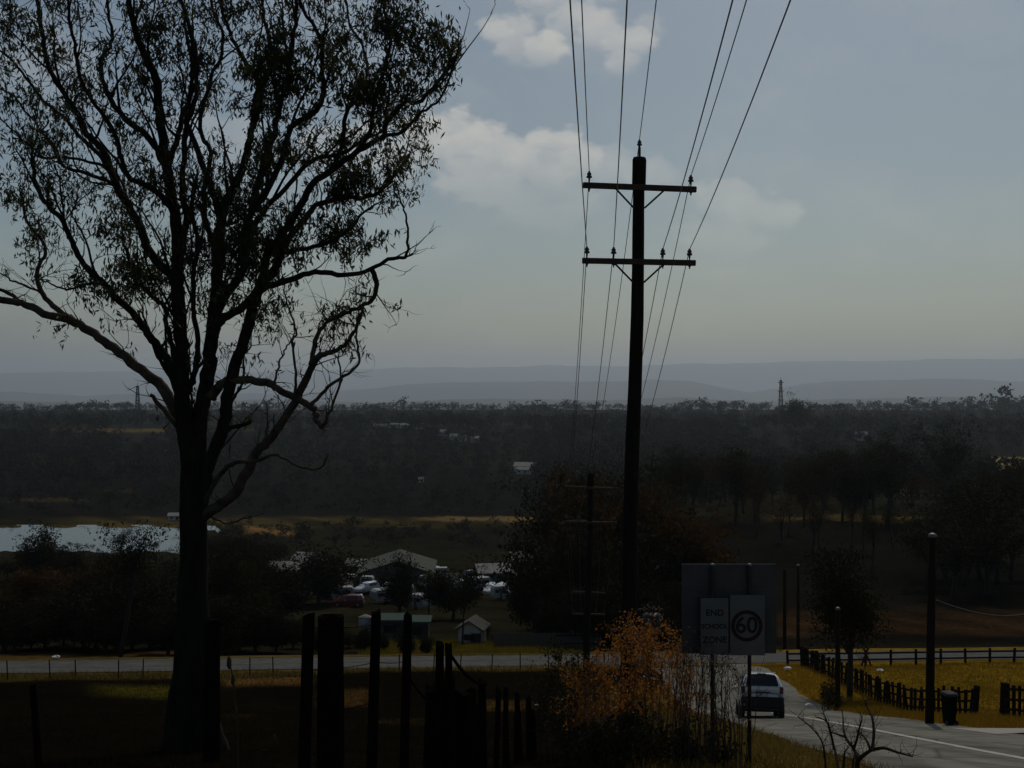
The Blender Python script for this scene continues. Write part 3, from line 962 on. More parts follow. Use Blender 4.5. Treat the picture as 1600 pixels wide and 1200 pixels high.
POLE_H = 12.35
def place_pole(tips, root, x, y, z, s=1.0):
    root.location = (x, y, z)
    return {k: Vector((x, y, z)) + v for k, v in tips.items()}
pole1, tips = power_pole(POLE_H, .32, 'tall dark timber power pole with two crossarms nearest the road', 'power poles down the hill')
b1 = Vector((X(977, 27), 27, g1(X(977, 27), 27)))
topz = P(1004, 246, 27).z
T1 = place_pole(tips, pole1, b1.x, b1.y, topz - POLE_H)
pole2 = copy_tree(pole1)
pole2['label'] = 'second power pole, half hidden behind the tall one beside the dark trees'
T2 = place_pole(tips, pole2, X(920, 58) - .2, 58, P(0, 762, 58).z - (POLE_H - .66))
pole3 = copy_tree(pole1)
pole3['label'] = 'farthest power pole of the line, low above the orange bush'
T3 = place_pole(tips, pole3, X(918, 92) - .2, 92, P(0, 925, 92).z - (POLE_H - .66))
T0 = {k: v + Vector((-2.95, -42, 4.8)) for k, v in T1.items()}      # the pole up the hill behind the camera
def sag(a, b, s, n=18):
    return [a.lerp(b, i / n) - Vector((0, 0, 4 * s * (i / n) * (1 - i / n))) for i in range(n + 1)]
WL = {'top': 'top wire of the line, held on the pole tip', 'u0': 'wire on the left end of the upper crossarm', 'u1': 'wire on the right end of the upper crossarm',
      'l0': 'wire on the left end of the lower crossarm', 'l1': 'wire next left of the pole on the lower crossarm', 'l2': 'wire next right of the pole on the lower crossarm', 'l3': 'wire on the right end of the lower crossarm'}
for k in T1:
    m = MB()
    for a, b, s in ((T0[k], T1[k], .8), (T1[k], T2[k], .75), (T2[k], T3[k], .8)):
        m.tube(sag(a, b, s), .009, 5)
    tag(m.build('power_wire', M_wire, None, True), WL[k], 'wire', 'wires of the power line')

# pole-mounted transformer beside the bush
def transformer():
    c = on_ground(1016, 66)
    root = empty('transformer_pole', c)
    tag(root, 'short pole with a dark transformer can behind the orange bush', 'transformer')
    zt = P(0, 938, 66).z - c.z
    MB().tube([(0, 0, -.5), (0, 0, zt - .1)], [.15, .13], 10).build('pole_shaft', M_pole, root, True)
    q = MB().lathe([(.42, 0), (.46, .06), (.46, .95), (.42, 1.02), (.1, 1.06)], (0, -.62, zt - 1.6), 16).build('tank', M_dsteel, root, True)
    for i in range(4):
        MB().lathe([(.03, 0), (.07, .05), (.04, .1), (.07, .15), (.04, .2), (.07, .25), (.02, .34)], (-.36 + .24 * i, -.62, zt - .55), 8).build('bushing', M_porc, root, True)
    bevel(MB().box((0, -.2, zt - .45), (1.3, .1, .1)).build('crossarm', M_arm, root), .01)
    MB().box((0, -.25, zt - 1.25), (.12, .42, .12)).build('bracket', M_dsteel, root)
transformer()

# ================================================================== speed sign
M_signface = mk_mat('sign_white', (.17, .165, .15), (.12, .118, .11), .6, 2.0)
M_signback = mk_mat('sign_back_aluminium', (.095, .09, .092), (.06, .057, .058), .55, 2.5, metallic=.3)
M_black = mk_mat('sign_black', (.018, .018, .018), (.014, .014, .014), .6, 2.0)
M_ring = mk_mat('sign_dark_red', (.035, .010, .010), (.028, .009, .009), .6, 2.0)
def text_mesh(s, size, name='text', bold=0.0, spacing=1.0):
    cu = bpy.data.curves.new(name, 'FONT')
    cu.body = s; cu.size = size; cu.align_x = 'CENTER'; cu.align_y = 'CENTER'
    cu.extrude = .002; cu.offset = bold; cu.space_character = spacing
    ob = bpy.data.objects.new(name, cu)
    COL.objects.link(ob)
    dg = bpy.context.evaluated_depsgraph_get()
    me = bpy.data.meshes.new_from_object(ob.evaluated_get(dg))
    bpy.data.objects.remove(ob)
    bpy.data.curves.remove(cu)
    return me
def speed_sign():
    D = 21.4
    c = on_ground(1142, D)
    root = empty('road_sign', c)
    tag(root, 'grey end school zone and 60 speed sign on two posts above the bare stems', 'road sign')
    def Q(px, py, dy=0): 
        q = P(px, py, D) - c
        return Vector((q.x, dy, q.z))
    zt = Q(0, 884).z
    for px in (1113, 1171):
        x = Q(px, 0).x
        MB().lathe([(.033, -.6), (.033, zt - .01), (.03, zt)], (x, 0, 0), 12).build('post', M_dsteel, root, True)
        MB().lathe([(.038, zt), (.038, zt + .02), (.02, zt + .04)], (x, 0, 0), 12).build('post_cap', M_steel, root, True)
    def plate(name, x0, x1, y0, y1, y, t, m, r=.04):
        a, b = Q(x0, y1), Q(x1, y0)
        o = MB().box(((a.x + b.x) / 2, y, (a.z + b.z) / 2), (b.x - a.x, t, b.z - a.z)).build(name, m, root)
        return o
    plate('back_board', 1066, 1214, 882, 1022, .060, .012, M_signback)['label'] = 'large plate seen from behind, facing the other way'
    for py in (921, 987):
        a, b = Q(1068, py), Q(1212, py)
        MB().box(((a.x + b.x) / 2, .046, a.z), (b.x - a.x, .016, .045)).build('rail', M_signback, root)
    plate('sign_panel', 1092.5, 1139, 932, 1022, -.045, .012, M_signface)
    plate('sign_panel', 1140, 1194, 929, 1023, -.045, .012, M_signface)
    a, b = Q(1092.5, 1022), Q(1139, 932)
    fr = MB(); w = .016; y = -.0535
    fr.box(((a.x + b.x) / 2, y, b.z - w / 2), (b.x - a.x, .004, w)); fr.box((a.x + w / 2, y, (a.z + b.z) / 2), (w, .004, b.z - a.z - 2 * w)); fr.box((b.x - w / 2, y, (a.z + b.z) / 2), (w, .004, b.z - a.z - 2 * w))
    fr.box(((a.x + b.x) / 2, y, a.z + w / 2), (b.x - a.x, .004, w))
    fr.build('border', M_black, root)
    k = D / F
    for s, px, py, h in (('END', 1116, 957, 10), ('SCHOOL', 1116, 978, 7.4), ('ZONE', 1116, 999, 10)):
        me = text_mesh(s, h * k * 1.38, 'lettering', .003)
        me.materials.clear(); me.materials.append(M_black)
        o = link('lettering', me, root); o.location = Q(px, py, -.0535); o.rotation_euler = (R(90), 0, 0)
    me = text_mesh('60', 26 * k * 1.36, 'numerals', .006)
    me.materials.clear(); me.materials.append(M_black)
    o = link('numerals', me, root); o.location = Q(1165.5, 977, -.0535); o.rotation_euler = (R(90), 0, 0)
    m = MB(); N = 48; c0 = Q(1166, 977)
    for r, y in ((24.5 * k, -.0515), (24.5 * k, -.056), (18.8 * k, -.056), (18.8 * k, -.0515)):
        for i in range(N):
            an = 2 * math.pi * i / N
            m.v.append((c0.x + r * math.cos(an), y, c0.z + r * math.sin(an)))
    for j in range(3):
        for i in range(N):
            m.f.append((j * N + i, j * N + (i + 1) % N, (j + 1) * N + (i + 1) % N, (j + 1) * N + i))
    m.build('ring', M_ring, root)
    for px in (1113, 1171):
        x = Q(px, 0).x
        for py in (945, 1010):
            MB().box((x, -.012, Q(0, py).z), (.09, .055, .03)).build('clamp', M_steel, root)
speed_sign()

# ================================================================== vegetation of the valley
L_dark = leaf_mat('dark_bush_leaves', (.009, .010, .005), (.022, .022, .009), (.018, .018, .004), .25, .25)
L_olive = leaf_mat('olive_gum_leaves', (.013, .013, .006), (.032, .026, .010), (.030, .025, .006), .25, .2)
L_rust = leaf_mat('rusty_leaves', (.018, .014, .006), (.055, .026, .008), (.065, .032, .006), .32, .3)
L_far = leaf_mat('far_woodland_leaves', (.010, .012, .009), (.026, .024, .015), (.016, .016, .008), .2, .02)
M_trunk = mk_mat('dark_tree_trunk', (.040, .032, .026), (.018, .015, .012), .9, 3.0, bump=.3)

def crown_mesh(rnd_seed, kind, h, leafm, nleaf, lsize):
    """returns (trunk mesh, crown mesh) of a tree h metres high at its own origin"""
    rnd = random.Random(rnd_seed)
    rr = np.random.default_rng(rnd_seed)
    tb = MB(); pts = []
    ends = []
    if kind == 'gum':
        t0 = h * .38; r0 = h * .020; spread = .62; nl = 7; drop = .55
    elif kind == 'bushy':
        t0 = h * .14; r0 = h * .022; spread = .75; nl = 9; drop = .4
    elif kind == 'slender':
        t0 = h * .55; r0 = h * .014; spread = .36; nl = 6; drop = .6
    elif kind == 'round':
        t0 = h * .24; r0 = h * .022; spread = .95; nl = 10; drop = .4
    elif kind == 'verge':
        t0 = h * .46; r0 = h * .017; spread = .55; nl = 7; drop = .6
    elif kind == 'bare':
        t0 = h * .3; r0 = h * .018; spread = .5; nl = 7; drop = .4
    trunk = wander(Vector((0, 0, -.3)), Vector((rnd.gauss(0, .05), rnd.gauss(0, .05), 1)), t0 + .3, 5, .05, .04, rnd)
    tb.tube(trunk, [r0 * (1.25 - .4 * i / 5) for i in range(6)], 8)
    top = trunk[-1]
    for k in range(nl):
        az = k * 2.4 + rnd.uniform(-.4, .4)
        lean = spread * rnd.uniform(.25, 1.0) if k else .1
        d = Vector((math.cos(az) * lean, math.sin(az) * lean, 1))
        st = trunk[-1 - (k % 3)] if kind != 'slender' else trunk[-1 - (k % 2)]
        ln = (h - st.z) * rnd.uniform(.62, .98) / math.sqrt(1 + lean * lean * .5)
        if kind in ('bushy', 'round') and k % 2: ln *= .72
        if kind == 'verge': ln *= (.95, .6, 1.0, .5, .8, .62, .9)[k % 7]
        limb = wander(st, d, ln, 6, .16, .04, rnd)
        tb.tube(limb, [r0 * .55 * (1 - .8 * i / 6) for i in range(7)], 6)
        for i in (2, 3, 4, 5, 6):
            for s in range(2):
                dd = Vector((rnd.gauss(0, .8), rnd.gauss(0, .8), rnd.gauss(.25, .5)))
                tw = wander(limb[i], dd, h * rnd.uniform(.07, .17), 3, .25, .02, rnd)
                tb.tube(tw, [r0 * .17, r0 * .13, r0 * .09, r0 * .05], 4, False)
                ends.append(tw[-1])
            ends.append(limb[i])
    ends = np.array([e[:] for e in ends])
    if kind in ('bushy', 'round'):
        ex = ends[rr.integers(0, len(ends), len(ends))] * np.array([1.0, 1.0, rr.uniform(.45, .9)])
        ends = np.concatenate([ends, ex])
    w = rr.uniform(.15, 1, len(ends)) ** 1.4
    idx = rr.choice(len(ends), nleaf, p=w / w.sum())
    sp = h * (.050 if kind in ('gum', 'slender', 'bare') else .064)
    c = ends[idx] + rr.normal(0, 1, (nleaf, 3)) * np.array([sp, sp, sp * .7])
    c[:, 2] = np.maximum(c[:, 2], h * .05)
    v, q = leaf_quads(c, lsize, lsize * .42, drop, .4, rr)
    return tb.mesh('trunk', M_trunk, True), np_mesh('crown', v, q, leafm)
PROT = {}
def proto(key, *a):
    PROT[key] = crown_mesh(*a) + (a[2],)
proto('gum0', 1, 'gum', 12.0, L_olive, 3600, .34)
proto('gum1', 2, 'gum', 13.0, L_dark, 3600, .34)
proto('gum2', 3, 'gum', 11.0, L_rust, 3200, .34)
proto('bushy0', 4, 'bushy', 8.0, L_dark, 6500, .40)
proto('bushy1', 5, 'bushy', 9.0, L_olive, 6500, .40)
proto('round0', 6, 'round', 9.0, L_dark, 7500, .40)
proto('round1', 7, 'round', 8.0, L_rust, 6500, .38)
proto('slender0', 8, 'slender', 12.0, L_dark, 1700, .32)
proto('slender1', 9, 'slender', 13.0, L_olive, 1500, .34)
proto('verge', 12, 'verge', 7.4, L_dark, 9000, .17)
proto('bare0', 10, 'bare', 8.0, L_rust, 420, .28)
trnd = random.Random(23)
KIND = ['']
def pick(keys):
    k = trnd.choice(keys)
    KIND[0] = {'bushy0': 'bushy', 'bushy1': 'bushy olive', 'round0': 'round', 'round1': 'round rusty', 'gum0': 'open-crowned', 'gum1': 'tall', 'gum2': 'rusty', 'bare0': 'half-bare', 'slender0': 'thin-stemmed', 'slender1': 'thin pale'}[k]
    return k
TREES = [0]
def tree(key, px, D, h, label, group=None, name='tree', sx=1.0, y_top=None):
    tm, cm, h0 = PROT[key]
    c = on_ground(px, D)
    if y_top is not None:
        h = max(1.5, EYE + (600 - y_top) / F * D - c.z)
    s = h / h0
    root = empty(name, c, trnd.uniform(0, 6.28))
    root.scale = (s * sx, s * sx, s)
    tag(root, label, 'tree', group)
    link('trunk', tm, root); link('crown', cm, root)
    TREES[0] += 1
    return root

# --- single trees one can point to
tree('slender0', 187, 92, 9, 'tall thin dark tree with a bare straight stem beyond the cross road, at the pond', y_top=822)
tree('slender0', 180, 240, 9, 'small dark tree rising alone in front of the middle of the pond', y_top=826, sx=1.5)
tree('bushy1', 66, 205, 12, 'broad dark tree crossing the left end of the pond', y_top=818, sx=1.2)
tree('bushy0', 108, 215, 9, 'smaller dark tree joined to the broad one at the left of the pond', y_top=838, sx=1.1)
tree('verge', 1327, 63, 7.4, 'leafy dark tree with a slim trunk on the verge behind the picket fence', y_top=850, sx=1.0)
tree('gum1', 1480, 330, 22, 'tall forked gum standing above the woodland on the right', y_top=658)
tree('gum1', 1395, 330, 20, 'tall gum beside the forked one, above the right woodland', y_top=672)
tree('round0', 1241, 1300, 12, 'lone tree on the skyline right of the pylon', y_top=612)
tree('round0', 497, 165, 9, 'dark flat-topped tree among the roofs, left of the big shed', y_top=838, sx=1.5)
tree('round0', 708, 140, 10, 'dark broad tree right of the big shed', y_top=868, sx=1.1)
tree('bushy1', 624, 150, 8, 'dark tree in front of the middle of the big shed roof', y_top=862, sx=1.0)
tree('bushy0', 757, 112, 5, 'small conical dark tree beside the white gabled house', y_top=968, sx=.8)
tree('slender0', 722, 104, 8, 'thin dark stem left of the white gabled house', y_top=905)
tree('bare0', 1352, 76, 3, 'small bare sapling by the far rail fence', y_top=1008)
# --- dark screen of trees along the far side of the cross road, left
ORD = 'zeroth first second third fourth fifth sixth seventh eighth ninth tenth eleventh twelfth thirteenth fourteenth fifteenth sixteenth seventeenth eighteenth nineteenth twentieth'.split() + ['twenty-' + w for w in 'first second third fourth fifth sixth seventh eighth ninth'.split()]
n1 = 0
G1 = 'dark trees lining the far side of the cross road'
for px, top, k, sx in sorted(((8, 915, 'bushy1', 1.1), (70, 915, 'bushy0', 1.1), (182, 890, 'bushy0', 1.1), (290, 900, 'bushy0', 1.1), (318, 905, 'round0', 1.1), (520, 968, 'round0', 1.0), (570, 975, 'bushy1', 1.0), (635, 980, 'bushy0', 1.0), (-30, 905, 'bushy0', 1.2), (22, 935, 'round0', 1.0), (48, 955, 'bushy0', 1.0), (100, 930, 'bushy0', 1.1), (130, 905, 'round0', 1.0), (150, 880, 'bushy0', 1.0), (165, 920, 'round0', .9), (205, 898, 'bushy1', 1.0), (235, 905, 'bushy0', 1.1), (262, 925, 'round0', 1.0), (345, 930, 'bushy1', 1.0), (375, 945, 'round0', 1.0), (400, 920, 'bushy0', 1.0), (430, 950, 'round0', 1.0), (458, 958, 'bushy0', 1.0), (500, 975, 'bushy0', 1.0), (545, 985, 'round0', .9), (600, 985, 'bushy0', .9), (665, 985, 'bushy0', .8))):
    n1 += 1
    tree(k, px, 92 + trnd.uniform(0, 14), 6, ORD[n1] + ' dense black-green tree from the left along the far side of the cross road', G1, sx=sx * 1.25, y_top=top)
# --- big mixed trees behind the second pole
n2 = 0
G2 = 'tall rust-tinged trees behind the second pole'
for px, D, top, k, sx in sorted(((862, 118, 800, 'round0', 1.0), (885, 128, 738, 'gum1', 1.1), (925, 124, 722, 'gum2', 1.1), (955, 120, 745, 'round0', .95), (985, 132, 725, 'gum0', 1.1), (1025, 126, 738, 'gum2', 1.1), (1050, 118, 770, 'round1', 1.0), (1085, 120, 800, 'round1', .8), (1000, 108, 860, 'bushy0', 1.0), (930, 104, 880, 'round0', 1.0), (870, 106, 905, 'bushy0', 1.0), (1055, 104, 905, 'bushy1', .9), (1035, 96, 925, 'bushy0', .7), (905, 112, 815, 'bushy1', 1.1), (965, 112, 810, 'bushy0', 1.1), (1015, 114, 820, 'round0', 1.0), (845, 112, 850, 'round0', .9), (1090, 112, 845, 'bushy0', .8))):
    n2 += 1
    tree(k, px, D, 12, ORD[n2] + ' tree from the left in the rust-tinged stand behind the second power pole', G2, sx=sx, y_top=top)
# --- trees among the town roofs
G3 = 'trees among the roofs'
for i in range(86):
    for _ in range(30):
        px = trnd.uniform(325, 850); D = trnd.uniform(108, 320)
        yb = 600 + (EYE - g1(X(px, D), D)) * F / D
        top = yb - trnd.uniform(5, 8.5) * F / D
        if top < 880 and px > 400: continue
        if top < 835: continue
        if 425 < px < 835 and D < 190 and top < 930 and trnd.random() < .85: continue
        if any(a < px < b and top < lim and D < dl for a, b, lim, dl in ((566, 596, 890, 250), (660, 680, 890, 250), (438, 462, 888, 240), (755, 775, 888, 230), (800, 822, 888, 230), (726, 752, 1005, 114), (598, 668, 965, 135))): continue
        break
    else: continue
    tree(pick(('bushy0', 'round0', 'bushy1', 'round0', 'gum1', 'bare0', 'slender0')), px, D, 6, KIND[0] + ' dark tree among the roofs, ' + ('left of' if px < 622 else 'right of') + ' the big shed, ' + ('beyond its line' if D > 215 else 'on the near slope'), G3, y_top=top, sx=trnd.uniform(.8, 1.2))
# --- scrub between the screen and the pond
G4 = 'dark scrub trees below the pond'
for i in range(74):
    for _ in range(30):
        px = trnd.uniform(-70, 430); D = trnd.uniform(108, 425)
        yb = 600 + (EYE - g1(X(px, D), D)) * F / D
        top = yb - trnd.uniform(4, 8) * F / D
        lim = 860 if px < 300 else 832
        if top > lim: break
    else: continue
    tree(pick(('bushy0', 'round0', 'bushy1', 'gum1', 'bare0', 'slender0', 'round1')), px, D, 6, KIND[0] + ' scrub tree below the pond, ' + ('left of' if px < 300 else 'right of') + ' the big trunk, ' + ('near the water' if D > 240 else 'on the lower slope'), G4, y_top=top, sx=trnd.uniform(1.0, 1.6))
# --- woodland on the right
G5 = 'woodland trees on the right-hand slope'
for i in range(64):
    px = trnd.uniform(1040, 1680); D = 235 + 340 * trnd.random() ** 1.3
    if 1540 < px < 1605 and D > 300 and D < 700 and trnd.random() < .75: continue
    tree(pick(('gum0', 'gum1', 'gum0', 'gum2', 'round0', 'slender1', 'bushy1', 'gum1')), px, D, trnd.uniform(9, 15), KIND[0] + ' tree in the woodland beyond the burnt slope, ' + ('left' if px < 1220 else 'right' if px > 1430 else 'middle') + ' part, ' + ('front rows' if D < 330 else 'back rows'), G5, sx=trnd.uniform(.85, 1.25))
G6 = 'dark trees in a clump right of the lone pole'
n6 = 0
for px, D, top in sorted(((1448, 150, 800), (1478, 158, 770), (1505, 150, 755), (1532, 160, 762), (1556, 152, 775), (1580, 158, 800), (1490, 140, 815), (1540, 142, 800))):
    n6 += 1
    tree(trnd.choice(('gum1', 'gum0', 'slender0', 'gum1')), px, D, 12, ORD[n6] + ' tall dark tree from the left in the clump behind the service pole', G6, y_top=top, sx=1.5)
for i, px in enumerate(sorted(trnd.uniform(1130, 1430) for _ in range(9))):
    D = trnd.uniform(150, 225)
    tree(trnd.choice(('bare0', 'slender0', 'slender1')), px, D, trnd.uniform(6, 11), ORD[i + 1] + ' thin scorched tree from the left on the burnt slope behind the paddock', 'scorched trees on the burnt slope')

# --- the rest of the woodland, one mass
def woodland():
    rr = np.random.default_rng(5)
    cents, sizes = [], []
    def add(px0, px1, D0, D1, n, hmin=8, hmax=14, bias=1.0, keep=None):
        px = rr.uniform(px0, px1, n); D = D0 + (D1 - D0) * rr.random(n) ** bias
        x = (px - 800) / F * D
        z = ground(x, D)
        h = rr.uniform(hmin, hmax, n)
        if keep is not None:
            m = keep(px, D, h, z)
            x, D, z, h = x[m], D[m], z[m], h[m]
        cents.append(np.stack([x, D, z], 1)); sizes.append(h)
    add(-80, 360, 720, 1150, 420, 8, 15, .6)
    add(300, 900, 720, 1200, 520, 6, 13, .6)
    add(-80, 900, 575, 730, 420, 2, 7)
    add(-60, 345, 436, 448, 70, 1.2, 3.6)
    add(-60, 345, 512, 519, 40, .8, 2.0)
    add(330, 860, 440, 515, 130, 2, 6)
    add(850, 1120, 300, 900, 260)
    add(840, 1120, 620, 1300, 420, 9, 15)
    add(1040, 1700, 440, 1180, 800, 9, 16)
    add(-120, 420, 1340, 2000, 330, 10, 18)
    add(-120, 180, 1150, 1340, 40, 8, 16)
    add(380, 1750, 1180, 2000, 1100, 10, 17)
    add(-200, 1800, 2000, 3400, 1900, 10, 20)
    add(-200, 1800, 3400, 6000, 900, 12, 24)
    add(1420, 1800, 2300, 3000, 160, 20, 38)
    add(1050, 1320, 2300, 3000, 60, 14, 24)
    c = np.concatenate(cents); h = np.concatenate(sizes)
    keepm = ~((np.abs(800 + F * c[:, 0] / c[:, 1] - 1585) < 45) & (c[:, 1] > 560) & (c[:, 1] < 1000))
    c, h = c[keepm], h[keepm]
    pxa = 800 + F * c[:, 0] / c[:, 1]
    for p0, d0 in ((215, 1260), (1220, 1320)):          # open ground in front of the two towers
        m = ~((np.abs(pxa - p0) < 13) & (c[:, 1] > 1020) & (c[:, 1] < d0 + 5))
        c, h, pxa = c[m], h[m], pxa[m]
    lump = .75 + .45 * np.sin(pxa * .021 + c[:, 1] * .004) * np.sin(pxa * .047 + 1.3 + c[:, 1] * .002) + .25 * np.sin(pxa * .11 + c[:, 1] * .01)
    h = h * np.where(c[:, 1] > 1900, np.clip(lump, .35, 1.5), 1.0)      # clumps and gaps along the far tree line
    V, Q = [], []
    off = 0
    for (ci, hi) in zip(c, h):
        near = ci[1] < 1300
        nl = 130 if near else 60
        lobes = rr.normal(0, 1, (6, 3)) * np.array([.22, .22, .16]) * hi + np.array([0, 0, hi * .66])
        pos = lobes[rr.integers(0, 6, nl)] + rr.normal(0, 1, (nl, 3)) * np.array([.10, .10, .085]) * hi
        pos[:, 2] = np.clip(pos[:, 2], hi * .18, hi)
        v, q = leaf_quads(pos, hi * (.12 if near else .17), hi * (.07 if near else .11), .1, .4, rr)
        V.append(v + ci); Q.append(q + off); off += len(v)
        # stem
        r = hi * .016
        s = np.array([[-r, 0, -.5], [r, 0, -.5], [r * .6, 0, hi * .7], [-r * .6, 0, hi * .7], [0, -r, -.5], [0, r, -.5], [0, r * .6, hi * .7], [0, -r * .6, hi * .7]]) + ci
        V.append(s); Q.append(np.array([[0, 1, 2, 3], [4, 5, 6, 7]]) + off); off += 8
    v = np.concatenate(V); q = np.concatenate(Q)
    o = link('woodland', np_mesh('woodland', v, q, L_far))
    tag(o, 'dark blue-grey woodland covering the far side of the valley', kind='stuff')
    print('woodland trees', len(c), 'quads', len(q))
woodland()
print('single trees', TREES[0])

# ================================================================== fences
M_rail = mk_mat('dark_fence_timber', (.026, .020, .016), (.010, .008, .007), .95, 6.0, bump=.4, spec=.03)
M_oldpost = mk_mat('split_post_timber', (.016, .0125, .0095), (.006, .005, .004), 1.0, 7.0, bump=.7, spec=0.0, stretch=(1, 1, .2))
def picket_fence():
    """post and three rail fence running down beside the road, with a gate gap by the bin"""
    fx = lambda y: 17.55 + .004 * (y - 60)
    root = empty('picket_fence', (fx(48.6), 48.6, g1(fx(48.6), 48.6)))
    tag(root, 'dark post and rail fence running down from the bin to the cross road', 'fence')
    root2 = empty('picket_fence', (fx(39), 39, g1(fx(39), 39)))
    tag(root2, 'short near length of the same dark fence at the right edge past the gap', 'fence')
    rnd = random.Random(3)
    pm = [MB().box((0, 0, .47), (.10, .085, 1.34)).mesh('post', M_rail) for _ in range(1)][0]
    def run(root, y0, y1, step):
        n = int(round((y1 - y0) / step))
        ys = [y0 + (y1 - y0) * i / n for i in range(n + 1)]
        for y in ys:
            o = link('post', pm, root, Vector((fx(y), y, g1(fx(y), y))) - root.location)
            o.rotation_euler = (rnd.gauss(0, .05), rnd.gauss(0, .05), rnd.gauss(0, .2)); o.scale = (rnd.uniform(.8, 1.2), 1, rnd.uniform(.93, 1.06))
            if y in (ys[0], ys[-1]): o.scale = (2.0, 2.0, 1.05)
        for zr in (.28, .62, .98):
            for i in range(0, len(ys) - 1, 3):
                a, b = ys[i], ys[min(i + 3, len(ys) - 1)]
                p = Vector((fx(a) - .055, a, g1(fx(a), a) + zr)) - root.location
                q = Vector((fx(b) - .055, b, g1(fx(b), b) + zr + rnd.gauss(0, .012))) - root.location
                m = MB(); d = q - p
                rot = d.to_track_quat('Y', 'Z').to_matrix()
                m.box((p + q) / 2, (.035, d.length - .004, .085), rot)
                m.build('rail', M_rail, root)
    run(root, 48.4, 77.6, .52)
    run(root2, 30.5, 45.6, .5)
picket_fence()
def rail_fence():
    root = empty('rail_fence', on_ground(1400, 83))
    tag(root, 'low dark post and rail fence along the near edge of the cross road', 'fence')
    rnd = random.Random(5)
    y_at = lambda x: 77.9 + .24 * x
    pm = MB().box((0, 0, .42), (.14, .12, 1.24)).mesh('post', M_rail)
    xs = [17.7 + 1.78 * i for i in range(22)]
    for x in xs:
        y = y_at(x)
        o = link('post', pm, root, Vector((x, y, g1(x, y))) - root.location)
        o.rotation_euler = (rnd.gauss(0, .03), rnd.gauss(0, .03), 0)
    for zr in (.42, .84):
        for a, b in zip(xs[:-1:2], xs[2::2]):
            p = Vector((a, y_at(a) - .08, g1(a, y_at(a)) + zr)) - root.location
            q = Vector((b, y_at(b) - .08, g1(b, y_at(b)) + zr)) - root.location
            d = q - p
            MB().box((p + q) / 2, (d.length - .004, .04, .11), d.to_track_quat('X', 'Z').to_matrix()).build('rail', M_rail, root)
    # two broken posts leaning at the corner
    for x, ln in ((22.6, .35), (23.3, -.4)):
        y = y_at(x) - .5
        o = link('brace', pm, root, Vector((x, y, g1(x, y))) - root.location)
        o.rotation_euler = (0, ln, 0); o.scale = (.7, .7, 1.2)
rail_fence()
def old_fence():
    """split timber posts and palings marching down the paddock edge"""
    root = empty('old_timber_fence', on_ground(560, 14))
    tag(root, 'old black split-post fence running down the paddock in the foreground', 'fence')
    rnd = random.Random(9)
    def post(px0, D, top, wpx, lean=0.0, name='post', jag=.03):
        c = on_ground(px0, D)
        zt = EYE + (600 - top) / F * D
        w = wpx / F * D / 2
        m = MB(); n = 9; lv = 7
        H = zt - c.z + .5
        seeds = [rnd.uniform(.82, 1.12) for _ in range(n)]
        for i in range(lv):
            t = i / (lv - 1)
            for k in range(n):
                an = 2 * math.pi * k / n
                r = w * seeds[k] * (1.06 - .12 * t + rnd.uniform(-.03, .03))
                z = -.5 + H * t
                if i == lv - 1: z += rnd.uniform(-jag * 2, jag)
                m.v.append((r * math.cos(an) + lean * (z), r * .8 * math.sin(an), z))
        for i in range(lv - 1):
            for k in range(n):
                a = i * n + k; b = i * n + (k + 1) % n
                m.f.append((a, b, b + n, a + n))
        m.f.append(tuple((lv - 1) * n + k for k in range(n)))
        return m.build(name, M_oldpost, root, False, c - root.location), Vector((c.x + lean * (zt - c.z), D, zt))
    tops = []
    post(330, 24, 968, 27, .01, 'post')
    for a in ((472, 11.4, 955, 22, .03), (518, 12, 958, 42, .0), (577, 13, 955, 17, .03), (630, 14, 960, 16, .025), (684, 15.4, 1004, 14, .01), (703, 15.8, 1004, 12, -.01)):
        tops.append(post(a[0], a[1], a[2], a[3], a[4])[1])
    for px, D, top, w in ((674, 16.4, 1068, 30), (698, 16.8, 1060, 34), (726, 17.2, 1080, 34), (746, 18.4, 1062, 12), (742, 17.7, 1078, 24), (756, 18.8, 1074, 11), (775, 20, 1074, 9), (793, 21, 1088, 8), (789, 21.4, 1076, 9), (806, 22.4, 1083, 8), (814, 22.8, 1094, 8), (827, 23.6, 1090, 9), (836, 24.4, 1108, 8)):
        post(px, D, top, w, rnd.gauss(0, .03), 'paling', .05)
    for dz in (.12, .5, .9):
        m = MB()
        for a, b in zip(tops[:-1], tops[1:]):
            m.tube([p - root.location for p in sag(a - Vector((0, .07, dz)), b - Vector((0, .07, dz)), .015, 6)], .0035, 4)
        m.build('wire', M_oldpost, root)
    # slack broken rail hanging from the fence
    p1, p2 = P(706, 1026, 15.8), P(760, 1068, 18.6)
    MB().tube([p - root.location for p in sag(p1, p2, .1, 6)], .022, 6).build('rail', M_oldpost, root)
    p1, p2 = P(634, 1052, 14.0), P(690, 1110, 16.4)
    MB().tube([p - root.location for p in sag(p1, p2, .06, 6)], .014, 6).build('rail', M_oldpost, root)
old_fence()
def lone_post():
    c = on_ground(66, 15)
    root = empty('leaning_post', c)
    tag(root, 'thin leaning post alone in the dark paddock at far left', 'post')
    a = P(51, 1070, 15) - c
    MB().tube([(0, 0, -.4), a * .5, a], [.05, .045, .04], 7).build('shaft', M_oldpost, root)
lone_post()
